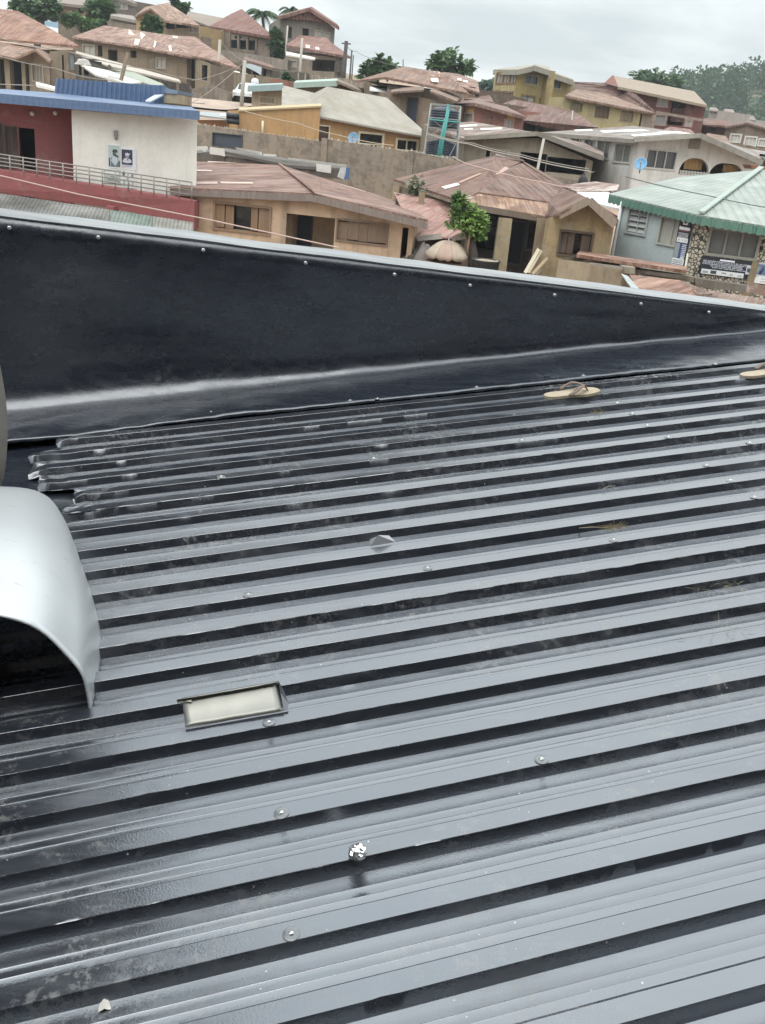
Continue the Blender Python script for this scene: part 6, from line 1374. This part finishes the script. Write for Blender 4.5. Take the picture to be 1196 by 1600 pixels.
palm(2,412,90,116,'palm tree with drooping fronds between the red hip roof and the grey house',20,2.3,5)
palm(2,575,60,125,'palm crown just showing over the roof of the tall grey house',14,1.5,6)
# ---------------------------------------------------------------- poles and wires
M_POLE=wood('7a6f60',.3); M_POLEG=flat('a59f92',.7)
def pole(i,x0,y0,x1,y1,Y,r0,lab,mat=None):
    a,b=Q(i,x0,y0,Y),Q(i,x1,y1,Y); g=ground(b.x,b.y)-.5; a.y=b.y
    root=empty('utility_pole',(b.x,b.y,g),lab,'pole'); m=MB().tube([V((b.x,b.y,min(g,b.z))),a],[r0*1.2,r0],8); m.build('pole',mat or M_POLE,root)
    return root,a
pr,a_=pole(2,165,232,145,490,82,.12,'tall thin grey pole beside the rusty house stepping down the road',M_POLEG)
pr,b_=pole(2,310,352,288,605,72,.13,'pale concrete pole standing by the white car on the dirt road',M_POLEG)
MB().beam(b_-V((.5,0,.15)),b_+V((.5,0,-.15)),.08).build('crossarm',wood('6d6052'),pr)
pr,c_=pole(2,645,222,632,360,92,.11,'thin pole in front of the brown porch house roof',M_POLEG)
pr,d_=pole(2,903,240,882,440,90,.16,'thick dark wooden pole at the right corner of the hill houses',wood('3f3a36',.3))
MB().beam(d_-V((.4,0,.2)),d_+V((.4,0,-.2)),.1).build('crossarm',wood('3f3a36',.3),pr)
pole(2,935,292,926,400,91,.07,'thin dark pole just right of the thick wooden one',wood('4a4540',.3)); pole(2,944,322,938,400,91,.05,'shortest thin pole at the right of the hill houses',wood('4a4540',.3))
pole(2,560,150,545,300,101,.08,'thin pole against the left corner of the tall grey house',M_POLEG)
pole(3,935,585,872,755,46,.06,'thin pale pole slanting before the garage bays',M_POLEG)
pole(4,72,345,72,470,70,.05,'thin pole over the wide plain brown roof',M_POLEG)
def wire(pts,r,lab,col='8f8478',sag=.0):
    P0=[Q(*p) for p in pts]; out=[]
    for k in range(len(P0)-1):
        for j in range(10): s=j/10; out.append(P0[k].lerp(P0[k+1],s)-V((0,0,sag*4*s*(1-s))))
    out.append(P0[-1]); tag(MB().tube(out,r,5,0,False).build('overhead_wire',flat(col,.7,0.,.1),None,out[0]),lab,'wire')
wire([(5,-300,300,27),(5,0,352,27),(5,460,462,26.5),(5,1196,605,25.8),(6,600,635,25),(6,900,700,24.5)],.018,'thick pale pink cable sagging past the red balcony and tan bungalow','a89086',.0)
wire([(1,-100,195,60),(1,400,300,58),(1,900,410,56),(1,1196,470,55),(2,250,545,56)],.022,'thick grey cable running down across the far left rusty houses','7d766c',.1)
wire([(1,-100,295,50),(1,330,400,49),(1,640,468,48),(1,950,548,47),(1,1196,605,46)],.02,'grey cable crossing the arched porch and blue roof','827c72',.1)
wire([(1,-60,490,47),(1,200,500,47)],.02,'short pale cable below the arched porch','8f897f',0)
wire([(2,0,470,72),(2,240,400,74),(2,310,358,72)],.02,'thin cable rising to the pole by the white car','8f877c',.1)
wire([(2,0,600,66),(2,310,356,72)],.02,'thin cable climbing steeply to the pole by the white car','8f877c',.2)
wire([(2,165,235,82),(2,310,356,72),(2,600,420,80)],.018,'thin cable strung between the roadside poles','7d766c',.2)
wire([(2,280,640,48),(2,620,720,46),(2,860,790,44.5),(2,1180,850,43)],.018,'pale cable crossing the orange wall and dish','a8977f',.05)
wire([(3,250,555,40),(3,500,618,39),(3,800,690,38.4),(3,1196,775,37.5),(4,200,700,37)],.02,'upper of three cables over the rusty hip roof','9a9186',.05)
wire([(3,290,560,41),(3,520,612,39.5),(3,800,678,38.8),(3,1196,762,38)],.016,'middle of three cables over the rusty hip roof','8f877c',.05)
wire([(7,440,90,36),(7,540,140,35.6),(7,1000,250,34.6),(8,120,130,34)],.016,'lowest pale cable lying across the dark rusty hip roof','b59a90',.03)
wire([(8,380,60,36),(8,860,170,33.5),(8,1300,255,32)],.018,'dark cable crossing the green ribbed roof','4f5a54',.03)
wire([(2,903,262,90),(2,960,300,92),(3,113,165,79)],.018,'thin dark cable from the thick wooden pole toward the hip roof','5f5a54',.2)
# ---------------------------------------------------------------- haze
t = bpy.data.materials.new('haze_air'); t.use_nodes=True; nt_=t.node_tree; nt_.nodes.remove(nt_.nodes['Principled BSDF'])
pv=nt_.nodes.new('ShaderNodeVolumePrincipled'); pv.inputs['Color'].default_value=(.80,.86,.90,1); pv.inputs['Density'].default_value=.00045; pv.inputs['Anisotropy'].default_value=.2
nt_.links.new(pv.outputs[0],nt_.nodes['Material Output'].inputs['Volume'])
HAZE=True
if HAZE: tag(MB().abox((-1850,-350,-3),(1850,3550,62)).build('haze',t,None,(0,0,0)),None,None,None,'stuff')
# ================================================================ light
SUN_EL, SUN_AZ = math.radians(62), math.radians(205)     # azimuth measured clockwise from +Y
W = bpy.data.worlds.new("World"); SC.world = W; W.use_nodes = True; nt = W.node_tree; bg = nt.nodes['Background']
sky = nt.nodes.new('ShaderNodeTexSky'); sky.sky_type = 'NISHITA'; sky.sun_disc = False; sky.sun_elevation = SUN_EL; sky.sun_rotation = SUN_AZ; sky.dust_density = 4; sky.air_density = 1.5
tc = nt.nodes.new('ShaderNodeTexCoord'); sep = nt.nodes.new('ShaderNodeSeparateXYZ'); nt.links.new(tc.outputs[0], sep.inputs[0])
# cloud deck, projected on a plane overhead
mxz = nt.nodes.new('ShaderNodeMath'); mxz.operation = 'MAXIMUM'; nt.links.new(sep.outputs[2], mxz.inputs[0]); mxz.inputs[1].default_value = 0.02
ad = nt.nodes.new('ShaderNodeMath'); ad.operation = 'ADD'; nt.links.new(mxz.outputs[0], ad.inputs[0]); ad.inputs[1].default_value = .16
dv = nt.nodes.new('ShaderNodeVectorMath'); dv.operation = 'DIVIDE'; nt.links.new(tc.outputs[0], dv.inputs[0]); nt.links.new(ad.outputs[0], dv.inputs[1])
n1 = nt.nodes.new('ShaderNodeTexNoise'); nt.links.new(dv.outputs[0], n1.inputs['Vector']); n1.inputs['Scale'].default_value = .55; n1.inputs['Detail'].default_value = 6; n1.inputs['Roughness'].default_value = .55; n1.inputs['Distortion'].default_value = .4
rp = nt.nodes.new('ShaderNodeValToRGB'); nt.links.new(n1.outputs[0], rp.inputs[0])
rp.color_ramp.elements[0].position = .38; rp.color_ramp.elements[0].color = (5.2,5.75,6.0,1)
rp.color_ramp.elements[1].position = .60; rp.color_ramp.elements[1].color = (9.3,9.6,9.5,1)
# an overcast dome is brighter overhead
zr = nt.nodes.new('ShaderNodeMapRange'); nt.links.new(sep.outputs[2], zr.inputs[0]); zr.inputs[1].default_value = .12; zr.inputs[2].default_value = .85; zr.inputs[3].default_value = .86; zr.inputs[4].default_value = 2.3
ml = nt.nodes.new('ShaderNodeVectorMath'); ml.operation = 'SCALE'; nt.links.new(rp.outputs[0], ml.inputs[0]); nt.links.new(zr.outputs[0], ml.inputs['Scale'])
mx = nt.nodes.new('ShaderNodeMix'); mx.data_type = 'RGBA'; mx.inputs[0].default_value = .9
nt.links.new(sky.outputs[0], mx.inputs[6]); nt.links.new(ml.outputs[0], mx.inputs[7]); nt.links.new(mx.outputs[2], bg.inputs[0]); bg.inputs[1].default_value = .15
sun = bpy.data.lights.new('sun','SUN'); sun.energy = 2.0; sun.angle = math.radians(55); sun.color = (1,.96,.9)
so = bpy.data.objects.new('sun', sun); COL.objects.link(so)
dirv = V((math.sin(SUN_AZ)*math.cos(SUN_EL), math.cos(SUN_AZ)*math.cos(SUN_EL), math.sin(SUN_EL)))
so.rotation_euler = dirv.to_track_quat('Z','Y').to_euler(); so.location = (0,-20,60)
SC.view_settings.view_transform = 'Standard'; SC.view_settings.look = 'None'; SC.view_settings.exposure = .10; SC.view_settings.gamma = 1
SC.cycles.max_bounces = 6; SC.cycles.use_denoising = True
